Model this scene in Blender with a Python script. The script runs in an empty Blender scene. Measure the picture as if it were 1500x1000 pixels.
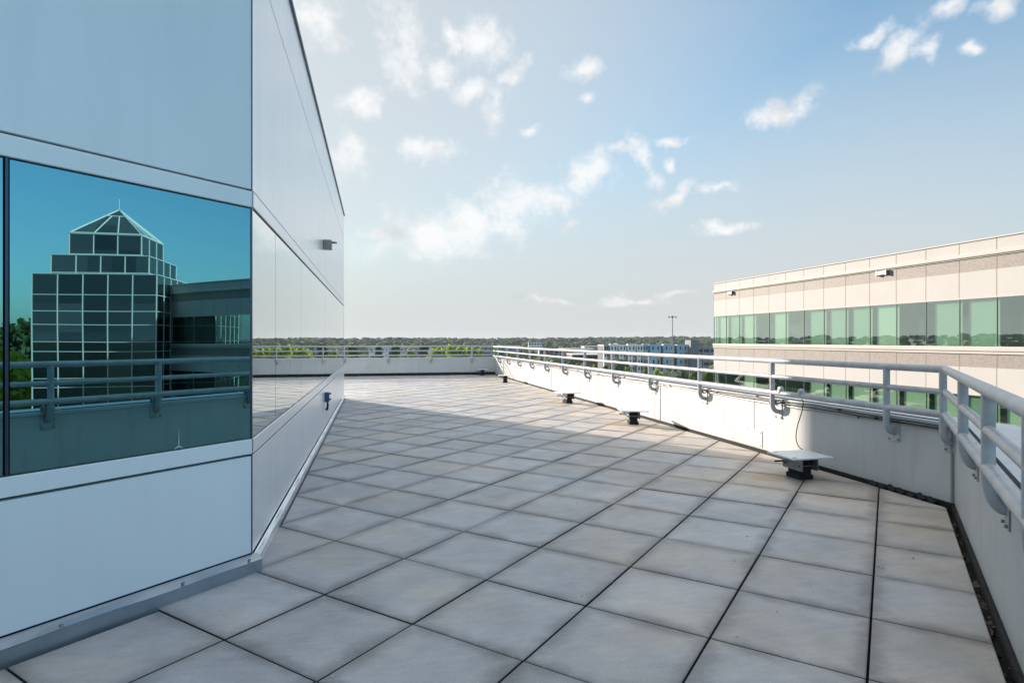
import bpy, bmesh, math, random
from mathutils import Vector, Matrix, noise
R = math.radians
random.seed(7)
scene = bpy.context.scene
C = scene.collection
S2 = 2 ** -0.5
# ------------------------------------------------------------------ camera
F_PX, CY, YAW, EYE = 877.0, 497.6, 12.85, 1.344
cam_d = bpy.data.cameras.new("camera")
cam_d.sensor_width = 36.0
cam_d.lens = F_PX / 1500 * 36
cam_d.shift_y = -(500 - CY) / 1500
cam_d.clip_start = 0.05
cam_d.clip_end = 20000
cam = bpy.data.objects.new("camera", cam_d)
C.objects.link(cam)
cam.location = (0, 0, EYE)
cam.rotation_euler = (R(90), 0, R(-YAW))
scene.camera = cam
# ------------------------------------------------------------------ exposure
scene.view_settings.view_transform = 'Standard'
scene.view_settings.look = 'None'
scene.view_settings.gamma = 1.0
scene.view_settings.use_curve_mapping = False
scene.view_settings.exposure = 1.2
# ------------------------------------------------------------------ sun
SUN_H, SUN_E = 328.5, 16.0            # heading clockwise from +Y, elevation
sd = bpy.data.lights.new("sun", 'SUN')
sd.energy = 4.2
sd.angle = R(0.9)
sd.color = (1.0, 0.87, 0.75)
sun = bpy.data.objects.new("sun", sd)
C.objects.link(sun)
sv = Vector((math.sin(R(SUN_H)) * math.cos(R(SUN_E)), math.cos(R(SUN_H)) * math.cos(R(SUN_E)), math.sin(R(SUN_E))))
sun.rotation_euler = sv.to_track_quat('Z', 'Y').to_euler()
# ------------------------------------------------------------------ world
world = bpy.data.worlds.new("World")
scene.world = world
world.use_nodes = True
nt = world.node_tree
nt.nodes.clear()
WN, WL = nt.nodes, nt.links


def wn(t, **k):
    n = WN.new(t)
    for a, b in k.items():
        setattr(n, a, b)
    return n


def wmath(op, a, b=None, c=None, clamp=False):
    n = wn('ShaderNodeMath', operation=op)
    n.use_clamp = clamp
    for i, v in enumerate((a, b, c)):
        if v is None:
            continue
        if isinstance(v, (int, float)):
            n.inputs[i].default_value = v
        else:
            WL.new(v, n.inputs[i])
    return n.outputs[0]


sky = wn('ShaderNodeTexSky', sky_type='NISHITA')
sky.sun_disc = False
sky.sun_elevation = R(SUN_E)
sky.sun_rotation = R(SUN_H)
sky.altitude = 250
sky.air_density = 1.0
sky.dust_density = 1.6
sky.ozone_density = 2.2
tc = wn('ShaderNodeTexCoord')
sep = wn('ShaderNodeSeparateXYZ')
WL.new(tc.outputs['Generated'], sep.inputs[0])
az = wmath('ARCTAN2', sep.outputs[0], sep.outputs[1])
el = wmath('ARCSINE', sep.outputs[2])
comb = wn('ShaderNodeCombineXYZ')
WL.new(az, comb.inputs[0])
WL.new(el, comb.inputs[1])
# (px, py, rx, ry, tilt deg) of every cloud as a direction on the sky
CL = [(462, 25, 42, 50, 0), (592, 72, 34, 68, -18), (706, 58, 34, 42, 10), (662, 60, 14, 34, -10), (645, 112, 24, 27, 0),
      (730, 150, 18, 42, 10), (752, 105, 34, 13, -30), (690, 132, 36, 14, -12), (533, 148, 38, 22, -20), (628, 218, 44, 21, -12),
      (508, 232, 34, 32, 0), (735, 303, 60, 40, -28), (700, 325, 80, 40, -10), (640, 346, 100, 36, -4), (858, 100, 25, 16, 0), (862, 138, 12, 11, 0),
      (779, 194, 14, 11, -20), (815, 285, 36, 23, 10), (868, 250, 42, 27, -20), (942, 236, 17, 42, -24), (905, 213, 16, 9, 0),
      (978, 288, 36, 13, -25), (1050, 276, 32, 8, -8), (986, 208, 24, 8, -10), (984, 235, 11, 10, 0), (1150, 163, 48, 20, -8),
      (1272, 55, 32, 14, -15), (1310, 80, 38, 20, -35), (1358, 75, 18, 16, 0), (1385, 14, 34, 20, -25), (1468, 8, 44, 15, 0),
      (1432, 70, 14, 12, 0), (1062, 333, 38, 10, 0), (548, 343, 26, 9, 0), (836, 326, 16, 7, -25),
      (790, 440, 50, 4, 0), (925, 440, 55, 6, 0), (990, 433, 30, 5, 0)]
warp = wn('ShaderNodeTexNoise', noise_dimensions='3D')
warp.inputs['Scale'].default_value = 18
warp.inputs['Detail'].default_value = 3
WL.new(tc.outputs['Generated'], warp.inputs['Vector'])
wv = wn('ShaderNodeVectorMath', operation='MULTIPLY_ADD')
WL.new(warp.outputs['Color'], wv.inputs[0])
wv.inputs[1].default_value = (0.045, 0.045, 0)
wv.inputs[2].default_value = (0, 0, 0)
wa = wn('ShaderNodeVectorMath', operation='ADD')
WL.new(comb.outputs[0], wa.inputs[0])
WL.new(wv.outputs[0], wa.inputs[1])
wb = wn('ShaderNodeVectorMath', operation='SUBTRACT')
WL.new(wa.outputs[0], wb.inputs[0])
wb.inputs[1].default_value = (0.0225, 0.0225, 0)
cur = None
for (px, py, rx, ry, tilt) in CL:
    a = math.atan((px - 750) / F_PX)
    e = math.atan((CY - py) / F_PX * math.cos(a))
    mp = wn('ShaderNodeMapping', vector_type='TEXTURE')
    mp.inputs['Location'].default_value = (a + R(YAW), e, 0)
    mp.inputs['Rotation'].default_value = (0, 0, R(-tilt))
    sx = rx * math.cos(a) ** 2 / F_PX
    sy = ry * math.cos(a) * math.cos(e) ** 2 / F_PX
    mp.inputs['Scale'].default_value = (sx * 1.3, sy * 1.3, 1)
    WL.new(wb.outputs[0], mp.inputs['Vector'])
    ln = wn('ShaderNodeVectorMath', operation='LENGTH')
    WL.new(mp.outputs[0], ln.inputs[0])
    o = ln.outputs['Value']
    cur = o if cur is None else wmath('MINIMUM', cur, o)
nz = wn('ShaderNodeTexNoise', noise_dimensions='3D')
nz.inputs['Scale'].default_value = 24
nz.inputs['Detail'].default_value = 9
nz.inputs['Roughness'].default_value = 0.66
WL.new(tc.outputs['Generated'], nz.inputs['Vector'])
dens = wmath('ADD', wmath('SUBTRACT', 1.12, cur), wmath('MULTIPLY', wmath('SUBTRACT', nz.outputs['Fac'], 0.5), 2.5))
cl = wn('ShaderNodeMapRange', interpolation_type='SMOOTHSTEP')
WL.new(dens, cl.inputs['Value'])
cl.inputs['From Min'].default_value = 0.05
cl.inputs['From Max'].default_value = 1.2
cl.inputs['To Max'].default_value = 0.9
# thin high veil
vm = wn('ShaderNodeMapping')
vm.inputs['Scale'].default_value = (2.2, 9, 1)
vm.inputs['Rotation'].default_value = (0, 0, R(-12))
WL.new(comb.outputs[0], vm.inputs['Vector'])
vz = wn('ShaderNodeTexNoise', noise_dimensions='3D')
vz.inputs['Scale'].default_value = 1.6
vz.inputs['Detail'].default_value = 7
vz.inputs['Roughness'].default_value = 0.6
WL.new(vm.outputs[0], vz.inputs['Vector'])
veil = wn('ShaderNodeMapRange')
WL.new(vz.outputs['Fac'], veil.inputs['Value'])
veil.inputs['From Min'].default_value = 0.5
veil.inputs['From Max'].default_value = 0.8
veil.inputs['To Max'].default_value = 0.10
# humid air: whiter towards the horizon and round the sun
hz = wn('ShaderNodeMapRange', interpolation_type='SMOOTHSTEP')
WL.new(el, hz.inputs['Value'])
hz.inputs['From Min'].default_value = 0.62
hz.inputs['From Max'].default_value = 0.02
hz.inputs['To Max'].default_value = 0.97
dotn = wn('ShaderNodeVectorMath', operation='DOT_PRODUCT')
WL.new(tc.outputs['Generated'], dotn.inputs[0])
dotn.inputs[1].default_value = sv
glow = wn('ShaderNodeMapRange', interpolation_type='SMOOTHSTEP')
WL.new(dotn.outputs['Value'], glow.inputs['Value'])
glow.inputs['From Min'].default_value = 0.1
glow.inputs['From Max'].default_value = 0.95
glow.inputs['To Max'].default_value = 0.9
away = wn('ShaderNodeMapRange', interpolation_type='SMOOTHSTEP')
WL.new(dotn.outputs['Value'], away.inputs['Value'])
away.inputs['From Min'].default_value = -0.65
away.inputs['From Max'].default_value = 0.35
away.inputs['To Min'].default_value = 0.28
away.inputs['To Max'].default_value = 1.0
hzf = wmath('MAXIMUM', wmath('MULTIPLY', hz.outputs[0], away.outputs[0]), glow.outputs[0])
SKYW = (1.95, 2.00, 2.04, 1)
CLW = (2.9, 2.9, 2.9, 1)


def wmix(fac, a, b):
    m = wn('ShaderNodeMix', data_type='RGBA')
    WL.new(fac, m.inputs['Factor'])
    for v, i in ((a, 6), (b, 7)):
        if isinstance(v, tuple):
            m.inputs[i].default_value = v
        else:
            WL.new(v, m.inputs[i])
    return m.outputs[2]


tn = wn('ShaderNodeVectorMath', operation='MULTIPLY')
WL.new(sky.outputs[0], tn.inputs[0])
tn.inputs[1].default_value = (0.42, 0.68, 0.70)
hc = wmix(hzf, tn.outputs[0], SKYW)
hc = wmix(veil.outputs[0], hc, SKYW)
# cloud body shading
sn = wn('ShaderNodeTexNoise', noise_dimensions='3D')
sn.inputs['Scale'].default_value = 14
sn.inputs['Detail'].default_value = 5
off = wn('ShaderNodeVectorMath', operation='ADD')
off.inputs[1].default_value = (0.01, -0.01, -0.02)
WL.new(tc.outputs['Generated'], off.inputs[0])
WL.new(off.outputs[0], sn.inputs['Vector'])
sr = wn('ShaderNodeMapRange')
WL.new(wmath('SUBTRACT', sn.outputs['Fac'], wmath('MULTIPLY', el, 0.35)), sr.inputs['Value'])
sr.inputs['From Min'].default_value = 0.42
sr.inputs['From Max'].default_value = 0.68
ccol = wmix(sr.outputs[0], CLW, (1.78, 1.80, 1.84, 1))
fin = wmix(cl.outputs[0], hc, ccol)
# unseen bright sky overhead, added to lift the light in shaded areas
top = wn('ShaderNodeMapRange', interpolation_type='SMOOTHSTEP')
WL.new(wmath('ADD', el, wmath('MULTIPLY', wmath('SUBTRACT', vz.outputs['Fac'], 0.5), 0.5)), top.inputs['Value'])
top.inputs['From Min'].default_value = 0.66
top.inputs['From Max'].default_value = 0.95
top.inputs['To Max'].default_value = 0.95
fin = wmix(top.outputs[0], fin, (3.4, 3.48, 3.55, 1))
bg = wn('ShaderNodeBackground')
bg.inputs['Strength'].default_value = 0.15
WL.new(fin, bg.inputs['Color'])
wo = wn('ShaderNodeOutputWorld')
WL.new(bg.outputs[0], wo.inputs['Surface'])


# ------------------------------------------------------------------ helpers
def setp(b, k, v):
    if k in b.inputs:
        b.inputs[k].default_value = v


def mat(name, col, rough=0.6, metal=0.0, var=0.0, scale=4.0, bump=0.0, bscale=60.0, stretch=(1, 1, 1), col2=None,
        streak=0.0, streak_col=(0.2, 0.17, 0.13), spec=0.5, coat=0.0):
    m = bpy.data.materials.new(name)
    m.use_nodes = True
    n, l = m.node_tree.nodes, m.node_tree.links
    b = n['Principled BSDF']
    b.inputs['Base Color'].default_value = (*col, 1)
    b.inputs['Roughness'].default_value = rough
    b.inputs['Metallic'].default_value = metal
    setp(b, 'Specular IOR Level', spec)
    setp(b, 'Coat Weight', coat)
    t = n.new('ShaderNodeTexCoord')
    g = n.new('ShaderNodeNewGeometry')
    src = g.outputs['Position']
    out = None
    if var > 0 or col2:
        mp = n.new('ShaderNodeMapping')
        mp.inputs['Scale'].default_value = stretch
        l.new(src, mp.inputs[0])
        z = n.new('ShaderNodeTexNoise')
        z.inputs['Scale'].default_value = scale
        z.inputs['Detail'].default_value = 6
        z.inputs['Roughness'].default_value = 0.6
        l.new(mp.outputs[0], z.inputs['Vector'])
        rp = n.new('ShaderNodeMapRange')
        rp.inputs['From Min'].default_value = 0.3
        rp.inputs['From Max'].default_value = 0.7
        l.new(z.outputs['Fac'], rp.inputs['Value'])
        mx = n.new('ShaderNodeMix')
        mx.data_type = 'RGBA'
        c2 = col2 if col2 else tuple(c * (1 - var) for c in col)
        c1 = col if col2 else tuple(min(1, c * (1 + var * 0.5)) for c in col)
        mx.inputs[6].default_value = (*c1, 1)
        mx.inputs[7].default_value = (*c2, 1)
        l.new(rp.outputs[0], mx.inputs['Factor'])
        out = mx.outputs[2]
        l.new(out, b.inputs['Base Color'])
    if streak > 0:
        mp = n.new('ShaderNodeMapping')
        mp.inputs['Scale'].default_value = (6, 6, 0.5)
        l.new(src, mp.inputs[0])
        z = n.new('ShaderNodeTexNoise')
        z.inputs['Scale'].default_value = 1.6
        z.inputs['Detail'].default_value = 7
        z.inputs['Roughness'].default_value = 0.65
        l.new(mp.outputs[0], z.inputs['Vector'])
        rp = n.new('ShaderNodeMapRange')
        rp.inputs['From Min'].default_value = 0.52
        rp.inputs['From Max'].default_value = 0.82
        rp.inputs['To Max'].default_value = streak
        l.new(z.outputs['Fac'], rp.inputs['Value'])
        mx = n.new('ShaderNodeMix')
        mx.data_type = 'RGBA'
        if out is None:
            mx.inputs[6].default_value = (*col, 1)
        else:
            l.new(out, mx.inputs[6])
        mx.inputs[7].default_value = (*streak_col, 1)
        l.new(rp.outputs[0], mx.inputs['Factor'])
        l.new(mx.outputs[2], b.inputs['Base Color'])
    if bump > 0:
        z = n.new('ShaderNodeTexNoise')
        z.inputs['Scale'].default_value = bscale
        z.inputs['Detail'].default_value = 5
        l.new(src, z.inputs['Vector'])
        bp = n.new('ShaderNodeBump')
        bp.inputs['Strength'].default_value = bump
        bp.inputs['Distance'].default_value = 0.01
        l.new(z.outputs['Fac'], bp.inputs['Height'])
        l.new(bp.outputs[0], b.inputs['Normal'])
    return m


class MB:
    def __init__(s):
        s.v, s.f, s.mi = [], [], []

    def quad(s, *p, m=0):
        i = len(s.v)
        s.v += [tuple(q) for q in p]
        s.f.append(tuple(range(i, i + len(p))))
        s.mi.append(m)

    def obox(s, o, ax, ay, az, m=0):
        """box from corner o with three edge vectors"""
        o, ax, ay, az = Vector(o), Vector(ax), Vector(ay), Vector(az)
        if ax.cross(ay).dot(az) < 0:
            ax, ay = ay, ax
        p = [o, o + ax, o + ax + ay, o + ay]
        p += [q + az for q in p]
        i = len(s.v)
        s.v += [tuple(q) for q in p]
        for f in ((3, 2, 1, 0), (4, 5, 6, 7), (0, 1, 5, 4), (1, 2, 6, 5), (2, 3, 7, 6), (3, 0, 4, 7)):
            s.f.append(tuple(i + k for k in f))
            s.mi.append(m)
        return s

    def box(s, x0, x1, y0, y1, z0, z1, m=0):
        return s.obox((x0, y0, z0), (x1 - x0, 0, 0), (0, y1 - y0, 0), (0, 0, z1 - z0), m)

    def abox(s, a0, a1, b0, b1, z0, z1, m=0):
        """box in the 45 degree grid: a along (1,1), b along (-1,1)"""
        o = ab(a0, b0, z0)
        return s.obox(o, ab(a1 - a0, 0), ab(0, b1 - b0), (0, 0, z1 - z0), m)

    def tube(s, pts, r, n=12, m=0, caps=True):
        pts = [Vector(p) for p in pts]
        rr = r if isinstance(r, (list, tuple)) else [r] * len(pts)
        base = len(s.v)
        ref = None
        for k, p in enumerate(pts):
            if k == 0:
                t = pts[1] - pts[0]
            elif k == len(pts) - 1:
                t = pts[-1] - pts[-2]
            else:
                t = (pts[k + 1] - pts[k]).normalized() + (pts[k] - pts[k - 1]).normalized()
            t.normalize()
            if ref is None:
                ref = Vector((0, 0, 1)) if abs(t.z) < .9 else Vector((1, 0, 0))
            u = ref - t * ref.dot(t)
            if u.length < 1e-4:
                u = t.orthogonal()
            u.normalize()
            ref = u
            w = t.cross(u)
            for j in range(n):
                a = 2 * math.pi * j / n
                s.v.append(tuple(p + (u * math.cos(a) + w * math.sin(a)) * rr[k]))
        for k in range(len(pts) - 1):
            for j in range(n):
                a, b = base + k * n + j, base + k * n + (j + 1) % n
                s.f.append((a, b, b + n, a + n))
                s.mi.append(m)
        if caps:
            s.f.append(tuple(base + j for j in reversed(range(n))))
            s.mi.append(m)
            e = base + (len(pts) - 1) * n
            s.f.append(tuple(e + j for j in range(n)))
            s.mi.append(m)
        return s

    def build(s, name, mats, parent=None, smooth=False, bevel=0.0, loc=None):
        me = bpy.data.meshes.new(name)
        me.from_pydata(s.v, [], s.f)
        if not isinstance(mats, (list, tuple)):
            mats = [mats]
        for q in mats:
            me.materials.append(q)
        me.polygons.foreach_set('material_index', s.mi)
        if smooth:
            me.polygons.foreach_set('use_smooth', [True] * len(s.f))
            try:
                me.set_sharp_from_angle(angle=R(40))
            except Exception:
                pass
        me.update()
        o = bpy.data.objects.new(name, me)
        C.objects.link(o)
        if parent:
            o.parent = parent
            o.matrix_parent_inverse = Matrix.Translation(parent.location).inverted()
        if loc:
            o.location = loc
        if bevel:
            md = o.modifiers.new('bevel', 'BEVEL')
            md.width = bevel
            md.segments = 2
            md.limit_method = 'ANGLE'
        return o


def ab(a, b, z=0.0):
    return Vector(((a - b) * S2, (a + b) * S2, z))


def at(px, d, z=0.0):
    """world point seen at photo column px and depth d"""
    l = (px - 750) / F_PX * d
    y = R(YAW)
    return Vector((l * math.cos(y) + d * math.sin(y), -l * math.sin(y) + d * math.cos(y), z))


def zat(py, d):
    return EYE + (CY - py) / F_PX * d


GB = 3.14                              # glass / wall plane of the near face (b coordinate)


def mirror(p):
    a, b = (p.x + p.y) * S2, (p.y - p.x) * S2
    return ab(a, 2 * GB - b, p.z)


def tag(o, label=None, cat=None, group=None, kind=None):
    if label:
        o['label'] = label
    if cat:
        o['category'] = cat
    if group:
        o['group'] = group
    if kind:
        o['kind'] = kind
    return o


def empty(name, loc, label, cat, group=None, rz=0):
    o = bpy.data.objects.new(name, None)
    C.objects.link(o)
    o.location = loc
    o.rotation_euler = (0, 0, rz)
    o.empty_display_size = 0.3
    return tag(o, label, cat, group)


def copy_thing(src, loc, rz=0.0, scale=None):
    r = src.copy()
    C.objects.link(r)
    r.location = loc
    r.rotation_euler = (0, 0, rz)
    if scale:
        r.scale = scale
    for ch in list(src.children):
        c = ch.copy()
        C.objects.link(c)
        inv = ch.matrix_parent_inverse.copy()
        c.parent = r
        c.matrix_parent_inverse = inv
        for g in ch.children:
            d = g.copy()
            C.objects.link(d)
            d.parent = c
    return r


# ------------------------------------------------------------------ materials
M = {}
M['panel_a'] = mat('metal_panel', (0.83, 0.90, 0.93), 0.33, 0.12, var=0.05, scale=1.1, stretch=(1, 1, .3), streak=0.10, streak_col=(0.40, 0.42, 0.45))
M['panel_b'] = mat('satin_panel', (0.86, 0.88, 0.90), 0.25, 0.40, var=0.06, scale=2.2, stretch=(2, 2, .15), streak=0.25, streak_col=(0.70, 0.69, 0.67))
M['joint'] = mat('joint_sealant', (0.02, 0.022, 0.03), 0.8)
M['trim'] = mat('aluminium_trim', (0.55, 0.57, 0.60), 0.3, 0.7, var=0.05)
M['mull'] = mat('dark_mullion', (0.06, 0.09, 0.14), 0.25, 0.8)
M['flash'] = mat('sheet_flashing', (0.36, 0.42, 0.47), 0.38, 0.6, var=0.18, scale=5, bump=0.1, bscale=8)
M['wall'] = mat('parapet_panel', (0.535, 0.54, 0.535), 0.5, 0.0, var=0.09, scale=1.4, streak=0.62, streak_col=(0.42, 0.37, 0.31), bump=0.04, bscale=6)
M['cap'] = mat('parapet_cap', (0.62, 0.63, 0.64), 0.4, 0.3, var=0.12, scale=3)
M['seam'] = mat('seam_sealant', (0.30, 0.27, 0.24), 0.8)
M['rail'] = mat('rail_paint', (0.43, 0.44, 0.46), 0.36, 0.1, var=0.20, scale=9, bump=0.03, bscale=40)
M['plate'] = mat('galvanised_plate', (0.50, 0.50, 0.50), 0.5, 0.4, var=0.3, scale=14)
M['bolt'] = mat('bolt_steel', (0.30, 0.28, 0.26), 0.4, 0.8)
M['black'] = mat('black_rubber', (0.012, 0.012, 0.016), 0.85, bump=0.3, bscale=30)
M['bitumen'] = mat('bitumen_membrane', (0.02, 0.018, 0.018), 0.9, var=0.6, scale=7, bump=0.5, bscale=25)
M['cable'] = mat('cable_sheath', (0.02, 0.02, 0.02), 0.5)
M['cablegrey'] = mat('aluminium_cable', (0.30, 0.29, 0.28), 0.5, 0.5)
M['slab'] = mat('slab_plastic', (0.62, 0.68, 0.70), 0.4, var=0.12, scale=12, bump=0.05)
M['bracket'] = mat('bracket_steel', (0.24, 0.27, 0.29), 0.45, 0.6, var=0.25, scale=16)
M['leafdeb'] = mat('dry_leaf', (0.15, 0.10, 0.065), 0.8, var=0.4, scale=30)


def glass_mat(name, f0, rough=0.0):
    m = bpy.data.materials.new(name)
    m.use_nodes = True
    b = m.node_tree.nodes['Principled BSDF']
    b.inputs['Base Color'].default_value = (*f0, 1)
    b.inputs['Metallic'].default_value = 1.0
    b.inputs['Roughness'].default_value = rough
    n, l = m.node_tree.nodes, m.node_tree.links
    z = n.new('ShaderNodeTexNoise')
    z.inputs['Scale'].default_value = 0.9
    z.inputs['Detail'].default_value = 1
    g = n.new('ShaderNodeNewGeometry')
    l.new(g.outputs['Position'], z.inputs['Vector'])
    bp = n.new('ShaderNodeBump')
    bp.inputs['Strength'].default_value = 0.22
    bp.inputs['Distance'].default_value = 0.006
    l.new(z.outputs['Fac'], bp.inputs['Height'])
    l.new(bp.outputs[0], b.inputs['Normal'])
    return m


M['glass'] = glass_mat('reflective_teal_glass', (0.16, 0.37, 0.43))
M['glass2'] = glass_mat('reflective_clear_glass', (0.62, 0.68, 0.67))


# ------------------------------------------------------------------ terrace floor: one paver object
def pavers():
    T0 = 0.61 * 1.0065
    G = 0.0052
    gx = lambda k: (2.602 + 0.005 + 1.0065 * (k - 0) - (0.08 if k >= 1 else 0)) * 0.61
    gy = lambda k: (4.142 + 1.0065 * k) * 0.61
    verts, faces, cols, uvs, sides = [], [], [], [], []

    def clip(poly, nx, ny, c):         # keep nx*x+ny*y<=c
        out = []
        for i in range(len(poly)):
            p, q = poly[i], poly[(i + 1) % len(poly)]
            dp, dq = nx * p[0] + ny * p[1] - c, nx * q[0] + ny * q[1] - c
            if dp <= 0:
                out.append(p)
            if (dp < 0 < dq) or (dq < 0 < dp):
                t = dp / (dp - dq)
                out.append((p[0] + (q[0] - p[0]) * t, p[1] + (q[1] - p[1]) * t))
        return out
    rnd = random.Random(3)
    for i in range(-22, 46):
        for j in range(-12, 46):
            a0, a1, b0, b1 = gx(i) + .005, gx(i + 1) - .005, gy(j) + G, gy(j + 1) - G
            if i == 0 or a1 < 0:
                pass
            base = [tuple(ab(a, b).xy) for a, b in ((a0, b0), (a1, b0), (a1, b1), (a0, b1))]
            cx = sum(p[0] for p in base) / 4
            cy = sum(p[1] for p in base) / 4
            if cx > 6 or cx < -13 or cy > 24 or cy < -12:
                continue
            dz = rnd.uniform(-0.0022, 0.0022)
            tx, ty = rnd.uniform(-.003, .003), rnd.uniform(-.003, .003)
            tone = rnd.random()
            base = clip(base, 1, 0, 4.54 - 0.07)
            base = clip(base, 0, 1, 22.9 - 0.06) if base else base
            base = clip(base, S2, -S2, 0.455 - 0.062) if base else base      # near parapet
            if not base:
                continue
            pieces = []
            bad = clip(clip(base, 1, 0, -0.70 + 0.065), S2, -S2, -(GB - 0.075))
            if cy < 6 and not bad:
                pieces.append(base)
                base = []
            right = clip(base, -1, 0, 0.70 - 0.036)                     # x >= -0.635
            if right:
                pieces.append(right)
            if right and bad and cy < 4.5:
                low_ = clip(base, -S2, S2, GB - 0.075)
                pieces = [base]
                right = None
                base = []
            left = clip(base, 1, 0, -0.70 + 0.036)
            if left:
                lo = clip(left, -S2, S2, GB - 0.075)
                if lo:
                    pieces.append(lo)
                hi = clip(left, 0, -1, -14.27)
                if hi:
                    pieces.append(hi)
            for pc in pieces:
                ar = sum(pc[k][0] * pc[(k + 1) % len(pc)][1] - pc[(k + 1) % len(pc)][0] * pc[k][1] for k in range(len(pc))) / 2
                if abs(ar) < 0.002:
                    continue
                n = len(pc)
                mx_, my_ = sum(p[0] for p in pc) / n, sum(p[1] for p in pc) / n
                zf = lambda p: dz + tx * (p[0] - mx_) + ty * (p[1] - my_)
                ins = 0.006
                inner = []
                for p in pc:
                    dx, dy = mx_ - p[0], my_ - p[1]
                    L = math.hypot(dx, dy)
                    inner.append((p[0] + dx / L * ins * 1.4, p[1] + dy / L * ins * 1.4))
                s = len(verts)
                verts += [(p[0], p[1], -0.05) for p in pc]
                verts += [(p[0], p[1], zf(p) - 0.004) for p in pc]
                verts += [(p[0], p[1], zf(p)) for p in inner]
                fs = [tuple(s + 2 * n + k for k in range(n))]
                for k in range(n):
                    k2 = (k + 1) % n
                    fs.append((s + k, s + k2, s + n + k2, s + n + k))
                    fs.append((s + n + k, s + n + k2, s + 2 * n + k2, s + 2 * n + k))
                vv = verts
                for f in fs:
                    faces.append(f)
                    cols.append(tone)
                    sides.append(1 if len(f) == 4 and min(verts[q][2] for q in f) < -.04 else 0)
                    for q in f:
                        A = (vv[q][0] + vv[q][1]) * S2
                        B = (vv[q][1] - vv[q][0]) * S2
                        uvs += [(A - a0) / (a1 - a0), (B - b0) / (b1 - b0)]
    me = bpy.data.meshes.new('terrace_floor')
    me.from_pydata(verts, [], faces)
    at_ = me.attributes.new('tone', 'FLOAT', 'FACE')
    at_.data.foreach_set('value', cols)
    uv = me.uv_layers.new(name='UVMap')
    uv.data.foreach_set('uv', uvs)
    m = bpy.data.materials.new('concrete_pavers')
    m.use_nodes = True
    n, l = m.node_tree.nodes, m.node_tree.links
    b = n['Principled BSDF']
    g = n.new('ShaderNodeNewGeometry')

    def nzz(scale, detail=6, rough=0.6, stretch=None):
        z = n.new('ShaderNodeTexNoise')
        z.inputs['Scale'].default_value = scale
        z.inputs['Detail'].default_value = detail
        z.inputs['Roughness'].default_value = rough
        if stretch:
            mp = n.new('ShaderNodeMapping')
            mp.inputs['Rotation'].default_value = (0, 0, R(40))
            mp.inputs['Scale'].default_value = stretch
            l.new(g.outputs['Position'], mp.inputs[0])
            l.new(mp.outputs[0], z.inputs['Vector'])
        else:
            l.new(g.outputs['Position'], z.inputs['Vector'])
        return z.outputs['Fac']

    def mth(op, a, c, clamp=False):
        q = n.new('ShaderNodeMath')
        q.operation = op
        q.use_clamp = clamp
        for i, v in enumerate((a, c)):
            if isinstance(v, (int, float)):
                q.inputs[i].default_value = v
            else:
                l.new(v, q.inputs[i])
        return q.outputs[0]
    ta = n.new('ShaderNodeAttribute')
    ta.attribute_name = 'tone'
    uvn = n.new('ShaderNodeUVMap')
    sp = n.new('ShaderNodeSeparateXYZ')
    l.new(uvn.outputs[0], sp.inputs[0])
    eu = mth('MINIMUM', sp.outputs[0], mth('SUBTRACT', 1.0, sp.outputs[0]))
    ev = mth('MINIMUM', sp.outputs[1], mth('SUBTRACT', 1.0, sp.outputs[1]))
    ed = mth('MINIMUM', eu, ev)
    ed = mth('ADD', ed, mth('MULTIPLY', mth('SUBTRACT', nzz(3.2), 0.5), 0.34))
    er = n.new('ShaderNodeMapRange')
    er.interpolation_type = 'SMOOTHSTEP'
    l.new(ed, er.inputs['Value'])
    er.inputs['From Min'].default_value = -0.05
    er.inputs['From Max'].default_value = 0.16
    er.inputs['To Min'].default_value = 0.55
    er.inputs['To Max'].default_value = 1.0
    v = mth('ADD', 0.90, mth('MULTIPLY', ta.outputs['Fac'], 0.2))
    v = mth('MULTIPLY', v, er.outputs[0])
    v = mth('MULTIPLY', v, mth('ADD', 0.62, mth('MULTIPLY', nzz(2.6), 0.8)))
    v = mth('MULTIPLY', v, mth('ADD', 0.78, mth('MULTIPLY', nzz(6, 6, .7, (1, 4, 1)), 0.44)))
    v = mth('MULTIPLY', v, mth('ADD', 0.62, mth('MULTIPLY', nzz(85, 6, .95), 0.76)))
    warm = n.new('ShaderNodeMix')
    warm.data_type = 'RGBA'
    warm.inputs[6].default_value = (0.375, 0.38, 0.395, 1)
    warm.inputs[7].default_value = (0.46, 0.41, 0.355, 1)
    wr = n.new('ShaderNodeMapRange')
    wr.inputs['From Min'].default_value = 0.48
    wr.inputs['From Max'].default_value = 0.72
    wx = n.new('ShaderNodeSeparateXYZ')
    l.new(g.outputs['Position'], wx.inputs[0])
    wxr = n.new('ShaderNodeMapRange')
    wxr.inputs['From Min'].default_value = 1.0
    wxr.inputs['From Max'].default_value = 5.0
    wxr.inputs['To Max'].default_value = 0.22
    l.new(wx.outputs[0], wxr.inputs['Value'])
    l.new(mth('ADD', nzz(0.9, 4), wxr.outputs[0]), wr.inputs['Value'])
    l.new(wr.outputs[0], warm.inputs['Factor'])
    mv = n.new('ShaderNodeVectorMath')
    mv.operation = 'SCALE'
    l.new(warm.outputs[2], mv.inputs[0])
    l.new(v, mv.inputs['Scale'])
    # pale specks and dark specks
    sp1 = n.new('ShaderNodeMapRange')
    l.new(nzz(75, 2, .5), sp1.inputs['Value'])
    sp1.inputs['From Min'].default_value = 0.66
    sp1.inputs['From Max'].default_value = 0.70
    m1 = n.new('ShaderNodeMix')
    m1.data_type = 'RGBA'
    l.new(mth('MULTIPLY', sp1.outputs[0], 0.5), m1.inputs['Factor'])
    l.new(mv.outputs[0], m1.inputs[6])
    m1.inputs[7].default_value = (0.55, 0.55, 0.53, 1)
    # rust rings where slabs drip
    rust = None
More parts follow.
